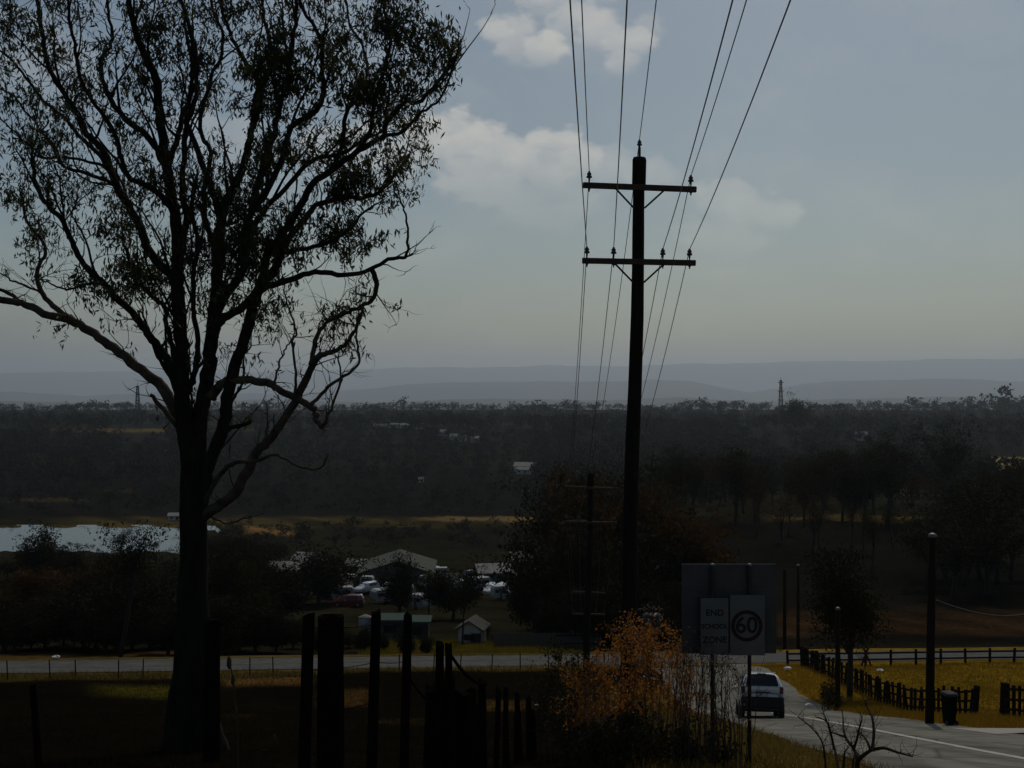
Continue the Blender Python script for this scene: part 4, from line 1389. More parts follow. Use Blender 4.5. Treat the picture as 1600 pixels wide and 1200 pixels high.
def wire_fence():
    root = empty('wire_fence', on_ground(400, 72))
    tag(root, 'light wire fence on thin posts along the near side of the cross road', 'fence')
    pm = MB().lathe([(.035, -.4), (.035, 1.05), (.02, 1.08)], n=7).mesh('post', M_rail, True)
    prev = None
    wires = [MB(), MB(), MB()]
    for i in range(26):
        x = -38 + 1.75 * i + .25 * math.sin(i * 3)
        y = 76.9 + .24 * x
        c = Vector((x, y, g1(x, y)))
        o = link('post', pm, root, c - root.location)
        o.rotation_euler = (.03 * math.sin(i * 5), .05 * math.sin(i * 7), 0)
        if prev is not None:
            for w, h in zip(wires, (.35, .65, .98)):
                w.tube([prev + Vector((0, 0, h)) - root.location, c + Vector((0, 0, h)) - root.location], .006, 3, False)
        prev = c
    for w in wires: w.build('wire', M_dsteel, root)
wire_fence()

# thin poles and a lone service pole
def plain_pole(px, D, top, r, label, cap=True, lean=0):
    c = on_ground(px, D)
    root = empty('utility_pole', c)
    tag(root, label, 'pole')
    zt = EYE + (600 - top) / F * D - c.z
    MB().tube([(0, 0, -.5), (lean * .5, 0, zt * .5), (lean, 0, zt)], [r * 1.12, r * 1.02, r * .92], 10).build('pole_shaft', M_pole, root, True)
    if cap:
        MB().lathe([(r * 1.05, zt - .02), (r * 1.05, zt + .05), (r * .5, zt + .1)], (lean, 0, 0), 10).build('cap', M_steel, root, True)
    return c + Vector((lean, 0, zt))
pA = plain_pole(1452, 40, 838, .13, 'thick dark service pole on the verge left of the wheelie bin', lean=.1)
plain_pole(1309, 58, 952, .11, 'short dark pole just left of the leafy verge tree')
pB = plain_pole(1226, 96, 890, .13, 'thin dark pole right of the speed sign, left one of two', False)
plain_pole(1247, 99, 884, .12, 'thin dark pole right of the speed sign, right one of two')
# service wire from the lone pole to the fence line
m = MB()
m.tube(sag(pA - Vector((0, 0, 1.95)), Vector((X(1650, 92), 92, g1(X(1650, 92), 92) + 4.2)), .9), .012, 4)
tag(m.build('service_wire', M_wire, None, True), 'thin drooping wire running right from the service pole', 'wire')

# ================================================================== wheelie bin
def bin_():
    D = 38.6
    c = on_ground(1483, D)
    root = empty('wheelie_bin', c, R(12)); root.scale = (.66, .74, .98)
    tag(root, 'dark wheelie bin standing by the driveway', 'bin')
    M_bin = mk_mat('bin_plastic', (.007, .009, .008), (.005, .006, .006), .95, 6.0, spec=.03)
    M_lid = mk_mat('bin_lid', (.05, .054, .05), (.03, .034, .03), .7, 6.0, spec=.1)
    m = MB(); sec = []
    for z, w, d in ((.06, .19, .20), (.10, .22, .24), (.55, .255, .29), (.88, .28, .335), (.90, .30, .36), (.95, .30, .36)):
        b = len(m.v)
        for k in range(16):
            an = 2 * math.pi * (k + .5) / 16
            q = 4
            cx = abs(math.cos(an)) ** (2 / q) * math.copysign(1, math.cos(an)); sy = abs(math.sin(an)) ** (2 / q) * math.copysign(1, math.sin(an))
            m.v.append((w * cx, d * sy, z))
        sec.append(b)
    for a, b in zip(sec[:-1], sec[1:]):
        for k in range(16):
            m.f.append((a + k, a + (k + 1) % 16, b + (k + 1) % 16, b + k))
    m.f.append(tuple(reversed(range(16)))); m.f.append(tuple(sec[-1] + k for k in range(16)))
    m.build('body', M_bin, root)
    m = MB(); prev = None
    for z, s in ((.952, 1.04), (.985, 1.05), (1.03, .92), (1.055, .6)):
        b = len(m.v)
        for k in range(16):
            an = 2 * math.pi * (k + .5) / 16
            cx = abs(math.cos(an)) ** .5 * math.copysign(1, math.cos(an)); sy = abs(math.sin(an)) ** .5 * math.copysign(1, math.sin(an))
            m.v.append((.30 * s * cx, .36 * s * sy, z))
        if prev is not None:
            for k in range(16): m.f.append((prev + k, prev + (k + 1) % 16, b + (k + 1) % 16, b + k))
        prev = b
    m.f.append(tuple(prev + k for k in range(16)))
    m.build('lid', M_lid, root)
    MB().tube([(-.24, -.40, .93), (.24, -.40, .93)], .018, 8).build('handle', M_bin, root, True)
    for s in (-1, 1):
        MB().lathe([(.10, -.03), (.10, .03)], (s * .25, -.22, .10), 16, Matrix.Rotation(R(90), 3, 'Y')).build('wheel', M_black, root, True)
bin_()

# ================================================================== the car driving away
def car():
    yc = 45.6; xc = X(1190, yc)
    sl = (g1(xc, yc + 3) - g1(xc, yc)) / 3
    root = empty('car', (xc, yc, g1(xc, yc) + .022))
    root.rotation_euler = (math.atan(sl), 0, -R(7.5))
    root.scale = (.92, 1, .98)
    tag(root, 'silver hatchback driving away down the road, sun glinting on its roof', 'car')
    M_paint = mk_mat('silver_paint', (.74, .74, .73), (.70, .70, .69), .30, 30.0, metallic=.15, coat=1.0, spec=.5)
    M_glass = mk_mat('car_glass', (.012, .014, .016), (.010, .011, .013), .08, 3.0, spec=.5)
    M_trim = mk_mat('black_bumper_plastic', (.018, .018, .019), (.013, .013, .014), .6, 8.0)
    M_red = mk_mat('tail_lamp_red', (.09, .008, .007), (.06, .006, .006), .25, 9.0, coat=.5)
    M_tyre = mk_mat('tyre_rubber', (.014, .014, .014), (.010, .010, .010), .85, 9.0)
    M_rim = mk_mat('wheel_rim', (.25, .25, .26), (.2, .2, .2), .35, 9.0, metallic=.8)
    M_plate = mk_mat('number_plate', (.45, .45, .42), (.40, .40, .38), .5, 9.0)
    # stations along the length: y, bottom, roof, belt height, belt half width, roof half width
    ST = [(-.60, .46, .86, .78, .72, .62), (-.68, .40, 1.00, .90, .80, .72), (-.66, .34, 1.09, 1.0, .835, .745), (-.56, .30, 1.26, 1.02, .845, .70), (-.40, .28, 1.50, 1.02, .85, .635), (-.24, .28, 1.60, 1.02, .85, .60), (.5, .26, 1.63, 1.0, .85, .60), (1.4, .26, 1.61, .97, .85, .595), (1.75, .26, 1.52, .95, .85, .61), (2.45, .27, 1.07, .94, .85, .68), (2.95, .30, .97, .88, .83, .68), (3.25, .36, .86, .80, .77, .62), (3.36, .44, .74, .68, .65, .5)]
    m = MB(); rings = []
    for y, zb, zt, zbelt, wb, wr in ST:
        half = [(0, zb), (wb * .86, zb), (wb * .97, zb + .10), (wb, (zb + zbelt) / 2), (wb * .985, zbelt), (wr + (wb - wr) * .30, zbelt + (zt - zbelt) * .62), (wr + .02, zt - min(.075, (zt - zbelt) * .3)), (wr - .07, zt - .02), (wr * .5, zt + .0), (0, zt + .008)]
        ring = [(x, y, z) for x, z in half] + [(-x, y, z) for x, z in half[-2:0:-1]]
        b = len(m.v); m.v += ring; rings.append(b)
    n = 18
    for a, b in zip(rings[:-1], rings[1:]):
        for k in range(n):
            m.f.append((a + k, a + (k + 1) % n, b + (k + 1) % n, b + k))
    m.f.append(tuple(range(n))); m.f.append(tuple(reversed(range(rings[-1], rings[-1] + n))))
    o = m.build('body', M_paint, root, True)
    o.data.flip_normals() if False else None
    sb = o.modifiers.new('smooth', 'SUBSURF'); sb.levels = 2; sb.render_levels = 2
    def patch(name, pts, mat, t=.02):
        q = MB(); k = len(pts)
        c = sum((Vector(p) for p in pts), Vector()) / k
        nrm = (Vector(pts[1]) - Vector(pts[0])).cross(Vector(pts[2]) - Vector(pts[1])).normalized()
        q.v = [tuple(Vector(p) - nrm * t) for p in pts] + [tuple(Vector(p) + nrm * t) for p in pts]
        q.f = [tuple(reversed(range(k))), tuple(range(k, 2 * k))] + [(i, (i + 1) % k, k + (i + 1) % k, k + i) for i in range(k)]
        return bevel(q.build(name, mat, root), .008)
    # rear window, standing just proud of the tailgate
    patch('rear_window', [(-.60, -.645, 1.12), (.60, -.645, 1.12), (.61, -.615, 1.19), (.53, -.455, 1.47), (.46, -.435, 1.505), (-.46, -.435, 1.505), (-.53, -.455, 1.47), (-.61, -.615, 1.19)], M_glass, .03)
    patch('brake_light', [(-.16, -.435, 1.53), (.16, -.435, 1.53), (.16, -.42, 1.56), (-.16, -.42, 1.56)], M_red, .03)
    sp = MB(); sp.box((0, -.36, 1.60), (1.06, .22, .03)); bevel(sp.build('spoiler', M_paint, root), .012)
    for s in (-1, 1):
        pts = [(s * .775, .05, 1.04), (s * .772, 1.55, 1.02), (s * .645, 1.30, 1.42), (s * .655, .10, 1.45)]
        patch('side_window', pts if s > 0 else pts[::-1], M_glass, .035)
        q = MB(); q.box((s * .72, -.60, .98), (.15, .17, .26)); bevel(q.build('tail_light', M_red, root), .04, 3)
        q = MB(); q.box((s * .94, 1.55, 1.02), (.16, .10, .13)); bevel(q.build('mirror', M_paint, root), .03, 3)
    bevel(MB().box((0, -.60, .53), (1.62, .26, .42)).build('bumper', M_trim, root), .06, 3)
    bevel(MB().box((0, 1.35, .30), (1.60, 3.6, .18)).build('underbody', M_trim, root), .04)
    bevel(MB().box((0, -.70, .80), (.46, .03, .12)).build('number_plate', M_plate, root), .006)
    MB().box((0, -.705, .895), (.56, .03, .035)).build('handle', M_trim, root)
    patch('windscreen', [(.70, 2.30, 1.08), (-.70, 2.30, 1.08), (-.58, 1.83, 1.44), (.58, 1.83, 1.44)], M_glass, .03)
    ry = Matrix.Rotation(R(90), 3, 'Y')
    for y in (.02, 2.55):
        for s in (-1, 1):
            w = MB().lathe([(.20, -.10), (.29, -.105), (.315, -.07), (.315, .07), (.29, .105), (.20, .10)], (s * .755, y, .315), 24, ry).build('wheel', M_tyre, root, True)
            MB().lathe([(.20, -.112), (.20, .112)], (s * .755, y, .315), 16, ry).build('rim', M_rim, w, True)
    return root
car()

# ================================================================== the settlement and far buildings
M_wallw = mk_mat('white_wall', (.55, .53, .50), (.42, .41, .38), .8, 1.5)
M_wallr = mk_mat('brick_wall', (.22, .10, .07), (.15, .075, .055), .85, 3.0)
M_wallg = mk_mat('grey_wall', (.10, .10, .10), (.07, .07, .07), .85, 1.5)
M_roofw = mk_mat('white_roof', (.40, .37, .33), (.22, .20, .18), .95, 1.2, spec=.08)
M_roofg = mk_mat('grey_green_roof', (.115, .118, .095), (.065, .068, .055), .95, 1.2, spec=.08)
M_roofc = mk_mat('cream_roof', (.30, .24, .17), (.20, .16, .12), .95, 1.2, spec=.08)
M_roofb = mk_mat('pale_green_roof', (.12, .16, .13), (.08, .11, .09), .95, 1.2, spec=.08)
M_pane = mk_mat('window_glass', (.02, .022, .025), (.015, .017, .02), .1, 2.0)
def house(px, D, w, d, h, rh, wm, rm, rz, label, name='house', cat='house', gable_front=False, py=None, windows=2):
    c = on_ground(px, D)
    root = empty(name, c, rz)
    tag(root, label, cat)
    MB().box((0, 0, (h - .6) / 2), (w, d, h + .6)).build('wall', wm, root)
    # gable ends and roof slabs
    ov = .35
    rf = MB()
    if not gable_front:
        for s in (-1, 1):
            a = [(-w / 2 - ov, s * (d / 2 + ov), h - .05), (w / 2 + ov, s * (d / 2 + ov), h - .05), (w / 2 + ov, 0, h + rh), (-w / 2 - ov, 0, h + rh)]
            b = [(x, y, z + .14) for x, y, z in a]
            i = len(rf.v); rf.v += a + b
            rf.f += [(i, i + 1, i + 2, i + 3), (i + 4, i + 7, i + 6, i + 5)] + [(i + k, i + 4 + k, i + 4 + (k + 1) % 4, i + (k + 1) % 4) for k in range(4)]
        gs = [MB().poly([(s * w / 2, -d / 2, h + .001), (s * w / 2, d / 2, h + .001), (s * w / 2, 0, h + rh - .02)]) for s in (-1, 1)]
    else:
        for s in (-1, 1):
            a = [(s * (w / 2 + ov), -d / 2 - ov, h - .05), (s * (w / 2 + ov), d / 2 + ov, h - .05), (0, d / 2 + ov, h + rh), (0, -d / 2 - ov, h + rh)]
            b = [(x, y, z + .14) for x, y, z in a]
            i = len(rf.v); rf.v += a + b
            rf.f += [(i, i + 1, i + 2, i + 3), (i + 4, i + 7, i + 6, i + 5)] + [(i + k, i + 4 + k, i + 4 + (k + 1) % 4, i + (k + 1) % 4) for k in range(4)]
        gs = [MB().poly([(-w / 2, s * d / 2, h + .001), (w / 2, s * d / 2, h + .001), (0, s * d / 2, h + rh - .02)]) for s in (-1, 1)]
    for g in gs: g.build('gable', wm, root)
    rf.build('roof', rm, root)
    for k in range(windows):
        x = (k + .5) / windows * w - w / 2
        MB().box((x, -d / 2 - .03, h * .55), (min(1.1, w / windows * .5), .06, min(1.0, h * .4))).build('window', M_pane, root)
    MB().box((w * .12 if windows % 2 == 0 else w * .3, -d / 2 - .025, min(1.0, h * .42)), (.85, .05, min(2.0, h * .84))).build('door', M_trimd, root)
    return root
M_trimd = mk_mat('dark_door', (.05, .045, .04), (.035, .03, .028), .7, 2.0)
house(622, 215, 12.0, 15, 2.5, 1.9, M_wallg, M_roofg, R(2), 'big low shed with pale grey-green roof in the middle of the settlement', 'shed', 'shed', True, windows=3)
house(447, 216, 5.6, 5, 2.2, 1.2, M_wallr, M_roofw, R(-8), 'house with bright white roof left of the big shed', windows=2)
house(770, 212, 5.4, 5, 2.3, 1.2, M_wallg, M_roofw, R(12), 'grey-white roofed house right of the big shed')
house(811, 226, 3.6, 5, 3.0, 1.4, M_wallr, M_roofc, R(6), 'cream roofed house at the right end of the settlement')
house(610, 113, 2.3, 1.8, 1.7, .35, M_wallg, M_roofb, R(3), 'low outbuilding with pale green roof behind the tall split posts', 'shed', 'shed', windows=1)
house(654, 113, 1.7, 1.8, 1.7, .32, M_wallg, M_roofb, R(-2), 'smaller pale green roofed outbuilding right of the other one', 'shed', 'shed', windows=1)
house(738, 108, 1.9, 2.4, 1.25, .75, M_wallw, M_roofg, R(-10), 'tiny white gabled shed by the yellow grass strip', 'shed', 'shed', True, windows=1)
house(505, 208, 3.6, 4, 2.0, .9, M_wallw, M_roofw, R(25), 'small white roofed house just left of the big shed')
house(560, 232, 3.4, 4, 2.2, 1.0, M_wallg, M_roofw, R(-15), 'low white roof touching the left end of the big shed')
house(845, 196, 6, 5, 2.3, 1.3, M_wallr, M_roofc, R(20), 'brown roofed house half hidden by the rust-tinged trees')
house(486, 262, 6, 5, 2.4, 1.3, M_wallw, M_roofw, R(-20), 'pale house behind the flat-topped tree')
house(520, 178, 4.4, 4, 2.0, 1.0, M_wallr, M_roofc, R(15), 'small brown roofed house above the thickest fence post')
house(690, 188, 4.4, 4, 2.0, 1.0, M_wallw, M_roofg, R(-12), 'grey roofed house below the right end of the big shed')
house(275, 556, 6.0, 5, 1.9, 1.1, M_wallw, M_roofw, R(5), 'white roofed cottage on the far shore of the pond', windows=2)
for i, (px, D, w) in enumerate(((597, 1450, 17), (616, 1330, 9), (632, 1310, 9), (653, 1290, 9), (691, 1180, 8), (711, 1150, 9), (723, 1140, 6), (742, 1130, 7))):
    house(px, D, w, 7, 3.4, 1.8, M_wallw, M_roofw, R(10 * math.sin(i * 2.0)), ORD[i + 1] + ' tiny white house from the left in the row across the dark valley', windows=2).__setitem__('group', 'tiny white houses across the valley')
house(658, 800, 3.0, 3, 2.4, 1.0, M_wallw, M_roofw, 0, 'single white hut alone on the dark plain', windows=1)
house(845, 905, 37, 12, 3.6, 2.6, M_wallw, M_roofw, R(-9), 'longest white roofed building on the valley floor left of the poles', 'long_building', 'building', windows=6)
house(862, 850, 17, 8, 2.6, 1.6, M_wallw, M_roofw, R(-9), 'shorter white roofed building in front of the longest one', 'long_building', 'building', windows=4)
house(818, 880, 9, 7, 2.6, 1.6, M_wallw, M_roofw, R(-9), 'small white roofed building at the left front of the longest one', 'long_building', 'building', windows=2)
house(1538, 610, 13, 8, 3.6, 1.8, M_wallw, M_roofw, R(4), 'white roofed building left of the pale field at the right edge', 'long_building', 'building', windows=4)
house(1580, 600, 8.4, 8, 4.4, 1.8, M_wallw, M_roofw, R(-3), 'white roofed building under the pale field at the right edge', 'long_building', 'building', windows=3)
house(1580, 560, 6.4, 6, 2.2, 1.0, M_wallw, M_roofw, R(-3), 'low white shed below the building at the right edge', 'shed', 'shed', windows=2)
house(1512, 570, 6, 5, 2.2, 1.0, M_wallw, M_roofw, R(8), 'low white shed left of the white roofed buildings on the right', 'shed', 'shed', windows=2)
house(1345, 1150, 10, 8, 5, 2.4, M_wallw, M_roofw, R(8), 'single white house among the trees under the right ridge', windows=2)
for i, px in enumerate((1412, 1420, 1428, 1442)):
    house(px, 505, 1.3, 3, 2.0, .5, M_wallw, M_roofw, 0, ORD[i + 1] + ' little white hut from the left in the row under the woodland', 'hut', 'hut', True, windows=1).__setitem__('group', 'little white huts in a row')

def water_tank():
    c = on_ground(571, 114)
    root = empty('water_tank', c)
    tag(root, 'bright white round water tank beside the pale green roofs', 'water tank')
    MB().lathe([(.62, -.3), (.62, 1.75), (.6, 1.8)], n=20).build('tank', M_wallw, root, True)
    MB().lathe([(.66, 1.8), (.64, 1.86), (.1, 2.08)], n=20).build('lid', M_roofw, root, True)
    MB().tube([(.66, -.1, .2), (.70, -.1, 1.7)], .03, 6).build('pipe', M_steel, root)
water_tank()
def board_fence():
    root = empty('board_fence', on_ground(807, 103))
    tag(root, 'grey board fence along the far side of the yellow grass strip', 'fence')
    bm_ = MB().box((0, 0, .55), (.34, .03, 1.3)).mesh('board', mk_mat('fence_boards', (.13, .11, .085), (.08, .07, .055), .9, 4.0))
    for i in range(24):
        x = X(775, 103) + .36 * i
        y = 103 + .02 * i
        o = link('board', bm_, root, Vector((x, y, g1(x, y) + .02 * math.sin(i * 4))) - root.location)
    for z in (.25, .9):
        MB().box((X(775, 103) + 4.2 - root.location.x, .23 + .05, z), (8.5, .05, .09)).build('rail', M_rail, root)
board_fence()
# parked cars: copies of the hatchback in other paints
def parked():
    src = [o for o in bpy.data.objects if o.name == 'car'][0]
    paints = {'white': mk_mat('white_paint', (.60, .60, .58), (.55, .55, .53), .25, 20, coat=.7), 'dark': mk_mat('dark_blue_paint', (.02, .025, .04), (.018, .02, .03), .25, 20, coat=.7), 'red': mk_mat('red_paint', (.22, .02, .015), (.18, .02, .015), .25, 20, coat=.7)}
    meshes = {}
    for i, (px, D, rz, p, lab) in enumerate(((480, 205, 80, 'white', 'white car parked in front of the white roofed house at left'), (508, 190, 30, 'white', 'white car parked nose-out left below the big shed'), (583, 188, 140, 'white', 'white car parked under the big shed, left of a pair'), (606, 186, 200, 'white', 'white car parked under the big shed, right of a pair'), (462, 176, 95, 'dark', 'dark car on the slope above the fence posts'), (640, 180, 75, 'white', 'white car half hidden by trees right of the pair'), (700, 205, 260, 'white', 'white car by the right end of the big shed'), (768, 192, 170, 'white', 'white car in the row below the cream roof, left'), (786, 190, 160, 'white', 'white car in the row below the cream roof, middle'), (803, 188, 150, 'white', 'white car in the row below the cream roof, right'), (560, 160, 90, 'red', 'small red car between the roofs and the fence posts'), (905, 116, 20, 'white', 'pale car with bright glints under the second power pole'))):
        c = on_ground(px, D)
        r = copy_tree(src, c)
        r.rotation_euler = (0, 0, R(rz))
        r['label'] = lab; r['group'] = 'parked cars of the settlement'
        for ch in r.children:
            if ch.name.startswith('body'):
                if p not in meshes:
                    meshes[p] = ch.data.copy(); meshes[p].materials[0] = paints[p]
                ch.data = meshes[p]
parked()

# lattice towers
M_lat = mk_mat('tower_steel', (.06, .06, .065), (.045, .045, .05), .7, 3.0, metallic=.3)
def pylon(px, D, top, base_w, label, arms):
    c = on_ground(px, D)
    root = empty('lattice_tower', c)
    tag(root, label, 'lattice tower')
    H = EYE + (600 - top) / F * D - c.z
    t = .42
    w = lambda z: base_w * (1 - .82 * (z / H) ** .8) + .5
    legs = MB(); br = MB()
    n = 11
    zs = [H * (1 - (1 - i / n) ** 1.25) for i in range(n + 1)]
    for sx in (-1, 1):
        for sy in (-1, 1):
            legs = MB().tube([(sx * w(z) / 2, sy * w(z) / 2, z) for z in zs], t * .62, 4)
            legs.build('leg', M_lat, root)
    for a, b in zip(zs[:-1], zs[1:]):
        for s in (-1, 1):
            br.tube([(-w(a) / 2, s * w(a) / 2, a), (w(b) / 2, s * w(b) / 2, b)], t * .4, 4)
            br.tube([(w(a) / 2, s * w(a) / 2, a), (-w(b) / 2, s * w(b) / 2, b)], t * .4, 4)
            br.tube([(s * w(a) / 2, -w(a) / 2, a), (s * w(b) / 2, w(b) / 2, b)], t * .4, 4)
            br.tube([(-w(b) / 2, s * w(b) / 2, b), (w(b) / 2, s * w(b) / 2, b)], t * .4, 4)
    br.build('lattice', M_lat, root)
    for f, ln in arms:
        z = H * f
        m = MB()
        for s in (-1, 1):
            m.tube([(0, s * .4, z + .9), (ln, 0, z)], t * .45, 4); m.tube([(0, s * .4, z + .9), (-ln, 0, z)], t * .45, 4)
            m.tube([(-ln, 0, z), (ln, 0, z)], t * .5, 4)
        m.build('crossarm', M_lat, root)
    MB().tube([(0, 0, H), (0, 0, H + 3)], .16, 5).build('mast', M_lat, root)
pylon(215, 1260, 603, 6.5, 'slender lattice tower left of the big gum', ((.80, 2.2), (.66, 2.4)))
pylon(1220, 1320, 594, 6.0, 'lattice tower rising above the trees right of the power pole', ((.95, 3.2), (.78, 3.4), (.6, 3.6)))

# ================================================================== foreground shrubs
L_orange = leaf_mat('orange_shrub_leaves', (.085, .045, .012), (.24, .10, .02), (.44, .16, .018), .45, 3.0, .5)
L_brown = leaf_mat('brown_dry_leaves', (.09, .065, .035), (.16, .12, .07), (.22, .15, .07), .45, 3.0)
L_green = leaf_mat('dark_shrub_leaves', (.012, .013, .006), (.030, .028, .012), (.03, .028, .006), .3, 2.0)
M_stem = mk_mat('shrub_stem', (.10, .07, .05), (.045, .033, .025), .85, 6.0)
def thicket(name, label, cat, px0, px1, D0, D1, n, top, leafm, leafp, lsize, seed, lean=.25, leafband=(0, 1), twig=6, rstem=.012, nl=5):
    rnd = random.Random(seed)
    c0 = on_ground((px0 + px1) / 2, (D0 + D1) / 2)
    root = empty(name, c0)
    tag(root, label, cat)
    st = MB(); lv = []
    for i in range(n):
        D = rnd.uniform(D0, D1)
        px = px0 + (px1 - px0) * (i + rnd.random()) / n
        g = on_ground(px, D)
        e_px = px + rnd.gauss(0, lean * 40)
        tz = EYE + (600 - (top(e_px) + abs(rnd.gauss(0, 26)))) / F * D
        H = tz - g.z
        if H < .25: continue
        e = Vector((X(e_px, D), D + rnd.gauss(0, .25), tz))
        mid = g.lerp(e, .5) + Vector((rnd.gauss(0, .05), rnd.gauss(0, .05), 0))
        pts = catmull([g - Vector((0, 0, .2)), g.lerp(mid, .5), mid, e.lerp(mid, .4) + Vector((rnd.gauss(0, .04), 0, 0)), e], 3)
        r = rstem * rnd.uniform(.6, 1.3)
        st.tube([p - c0 for p in pts], [r * (1 - .8 * k / (len(pts) - 1)) for k in range(len(pts))], 5, False)
        L = len(pts)
        for k in range(twig):
            j = rnd.randint(int(L * .3), L - 1)
            d = (pts[j] - pts[j - 1]).normalized() * 1.0 + Vector((rnd.gauss(0, .6), rnd.gauss(0, .6), rnd.gauss(.2, .3)))
            tw = wander(pts[j], d, rnd.uniform(.15, .5), 4, .22, .05, rnd)
            st.tube([p - c0 for p in tw], [.005, .0045, .004, .003, .002], 3, False)
            for q in tw[1:]:
                f = (q.z - g.z) / H
                if leafband[0] <= f <= leafband[1] + .3 and rnd.random() < leafp:
                    for _ in range(rnd.randint(1, nl)):
                        lv.append((q.x - c0.x + rnd.gauss(0, .05), q.y - c0.y + rnd.gauss(0, .05), q.z - c0.z + rnd.gauss(0, .05)))
    st.build('stems', M_stem, root, True)
    if lv:
        v, q = leaf_quads(np.array(lv), lsize, lsize * .55, .3, .45)
        o = link('leaves', np_mesh('leaves', v, q, leafm), root)
        o['kind'] = 'stuff'
    return root
def prof(*pts):
    xs, ys = zip(*pts)
    return lambda x: float(np.interp(x, xs, ys))
thicket('orange_shrub', 'orange-leaved shrub glowing in the sun under the tall power pole', 'shrub', 895, 1085, 21.4, 24.5, 66, prof((880, 1075), (920, 1030), (960, 992), (1000, 985), (1050, 990), (1085, 1022)), L_orange, .55, .056, 31, .35, (.45, 1.0), 10, .010, 11)
thicket('bare_thicket', 'grey-brown thicket of bare upright stems left of the sign post', 'shrub', 1052, 1166, 20.2, 21.2, 44, prof((1050, 1000), (1090, 1000), (1130, 1022), (1165, 1040)), L_brown, .22, .05, 32, .22, (.3, 1.0), 8, .012, 2)
thicket('green_shrub', 'dark leafy shrub at the left end of the orange one', 'shrub', 846, 905, 23, 26, 34, prof((840, 1060), (865, 1022), (895, 1035), (910, 1060)), L_green, .8, .07, 33, .3, (.1, 1.0), 9)
thicket('undergrowth', 'dark low undergrowth at the foot of the orange shrub', 'shrub', 885, 1150, 20.6, 21.6, 80, prof((880, 1150), (960, 1130), (1040, 1125), (1100, 1145), (1150, 1170)), L_green, .7, .075, 34, .3, (0, 1.0), 8, .011)
thicket('green_shrub', 'small dark shrub in the grass left of the leafy verge tree', 'shrub', 1278, 1306, 55, 58, 26, prof((1275, 1085), (1290, 1066), (1306, 1080)), L_green, .8, .11, 35, .2, (0, 1), 8, .02)
thicket('dry_bush', 'brown dry bush on the left paddock beside the fence palings', 'shrub', 880, 960, 30, 34, 22, prof((880, 1100), (920, 1075), (960, 1090)), L_brown, .5, .06, 36, .3, (.2, 1.0), 7)

def bare_tree():
    D = 19.6
    c = on_ground(1324, D)
    root = empty('bare_sapling', c)
    tag(root, 'leafless crooked sapling at the bottom edge in front of the road', 'tree')
    rnd = random.Random(41)
    Z = lambda a, b: (1220 + a / 4.21, 980 + b / 4.21)
    BR = [(4.2, 2.6, [(490, 1010), (500, 920), (515, 870), (560, 830), (600, 805)], 'trunk'), (3, 1, [(600, 805), (680, 795), (760, 820), (810, 835), (865, 850)], 'branch'), (3.2, 1, [(515, 870), (480, 800), (430, 730), (412, 660), (410, 590)], 'branch'),
          (2.4, 1, [(480, 800), (500, 740), (520, 650), (535, 610)], 'branch'), (2.4, 1, [(590, 810), (565, 745), (530, 700), (500, 680)], 'branch'), (2.8, .9, [(600, 805), (612, 700), (602, 600), (575, 540), (545, 470)], 'branch'),
          (2.6, .8, [(385, 960), (365, 850), (345, 770), (310, 640), (280, 560)], 'stem'), (2.4, .8, [(410, 960), (415, 880), (422, 820), (447, 790)], 'stem'), (2.0, .7, [(296, 960), (290, 850), (265, 740), (190, 650), (115, 592)], 'stem'), (2.0, .7, [(350, 800), (330, 700), (300, 620), (230, 590)], 'branch'), (1.8, .7, [(420, 720), (360, 700), (320, 690)], 'branch'), (2, .7, [(470, 960), (478, 880), (495, 850)], 'stem')]
    tw = MB()
    for r0, r1, pl, nm in BR:
        k = rnd.gauss(0, .15)
        pts = []
        for i, (a, b) in enumerate(pl):
            px, py = Z(a, b)
            pts.append(P(px, py, D + k * i) - c)
        pts = catmull(pts, 4)
        L = len(pts)
        MB().tube(pts, [(r0 + (r1 - r0) * i / (L - 1)) / F * D for i in range(L)], 7).build(nm, M_twig, root, True)
        for i in range(3, L, 1):
            for _ in range(rnd.choice((0, 1, 1, 2))):
                d = (pts[i] - pts[i - 1]).normalized() * .7 + Vector((rnd.gauss(0, .6), rnd.gauss(0, .5), rnd.gauss(.2, .4)))
                q = wander(pts[i], d, rnd.uniform(.12, .42), 4, .3, .03, rnd)
                tw.tube(q, [.006, .005, .004, .003, .002], 3, False)
    o = tw.build('twigs', M_twig, root, True); o['kind'] = 'stuff'
bare_tree()

def weed(px_pts, D, label, heads):
    c = on_ground(px_pts[0][0], D)
    root = empty('weed_stalk', c)
    tag(root, label, 'weed')
    pts = [Vector((0, 0, -.1))] + [P(a, b, D) - c for a, b in px_pts[1:]]
    MB().tube(catmull(pts, 4), .006, 5).build('stem', M_dry, root, True)
    for a, b, s in heads:
        q = P(a, b, D) - c
        MB().lathe([(.004, -.05 * s), (.020 * s, -.02 * s), (.018 * s, .03 * s), (.004, .06 * s)], q, 7).build('seed_head', M_dry, root, True)
M_dry = mk_mat('dry_stalk', (.06, .048, .03), (.04, .032, .02), .9, 8.0)
weed([(374, 1240), (371, 1150), (367, 1100), (364, 1060), (358, 1034)], 10.0, 'dry weed stalk with seed heads right of the big trunk', [(358, 1036, 1.0), (364, 1062, .8), (369, 1112, .6)])
weed([(392, 1240), (404, 1190), (416, 1172), (429, 1156)], 10.5, 'short curved dry stalk at the bottom left edge', [(429, 1155, .6)])

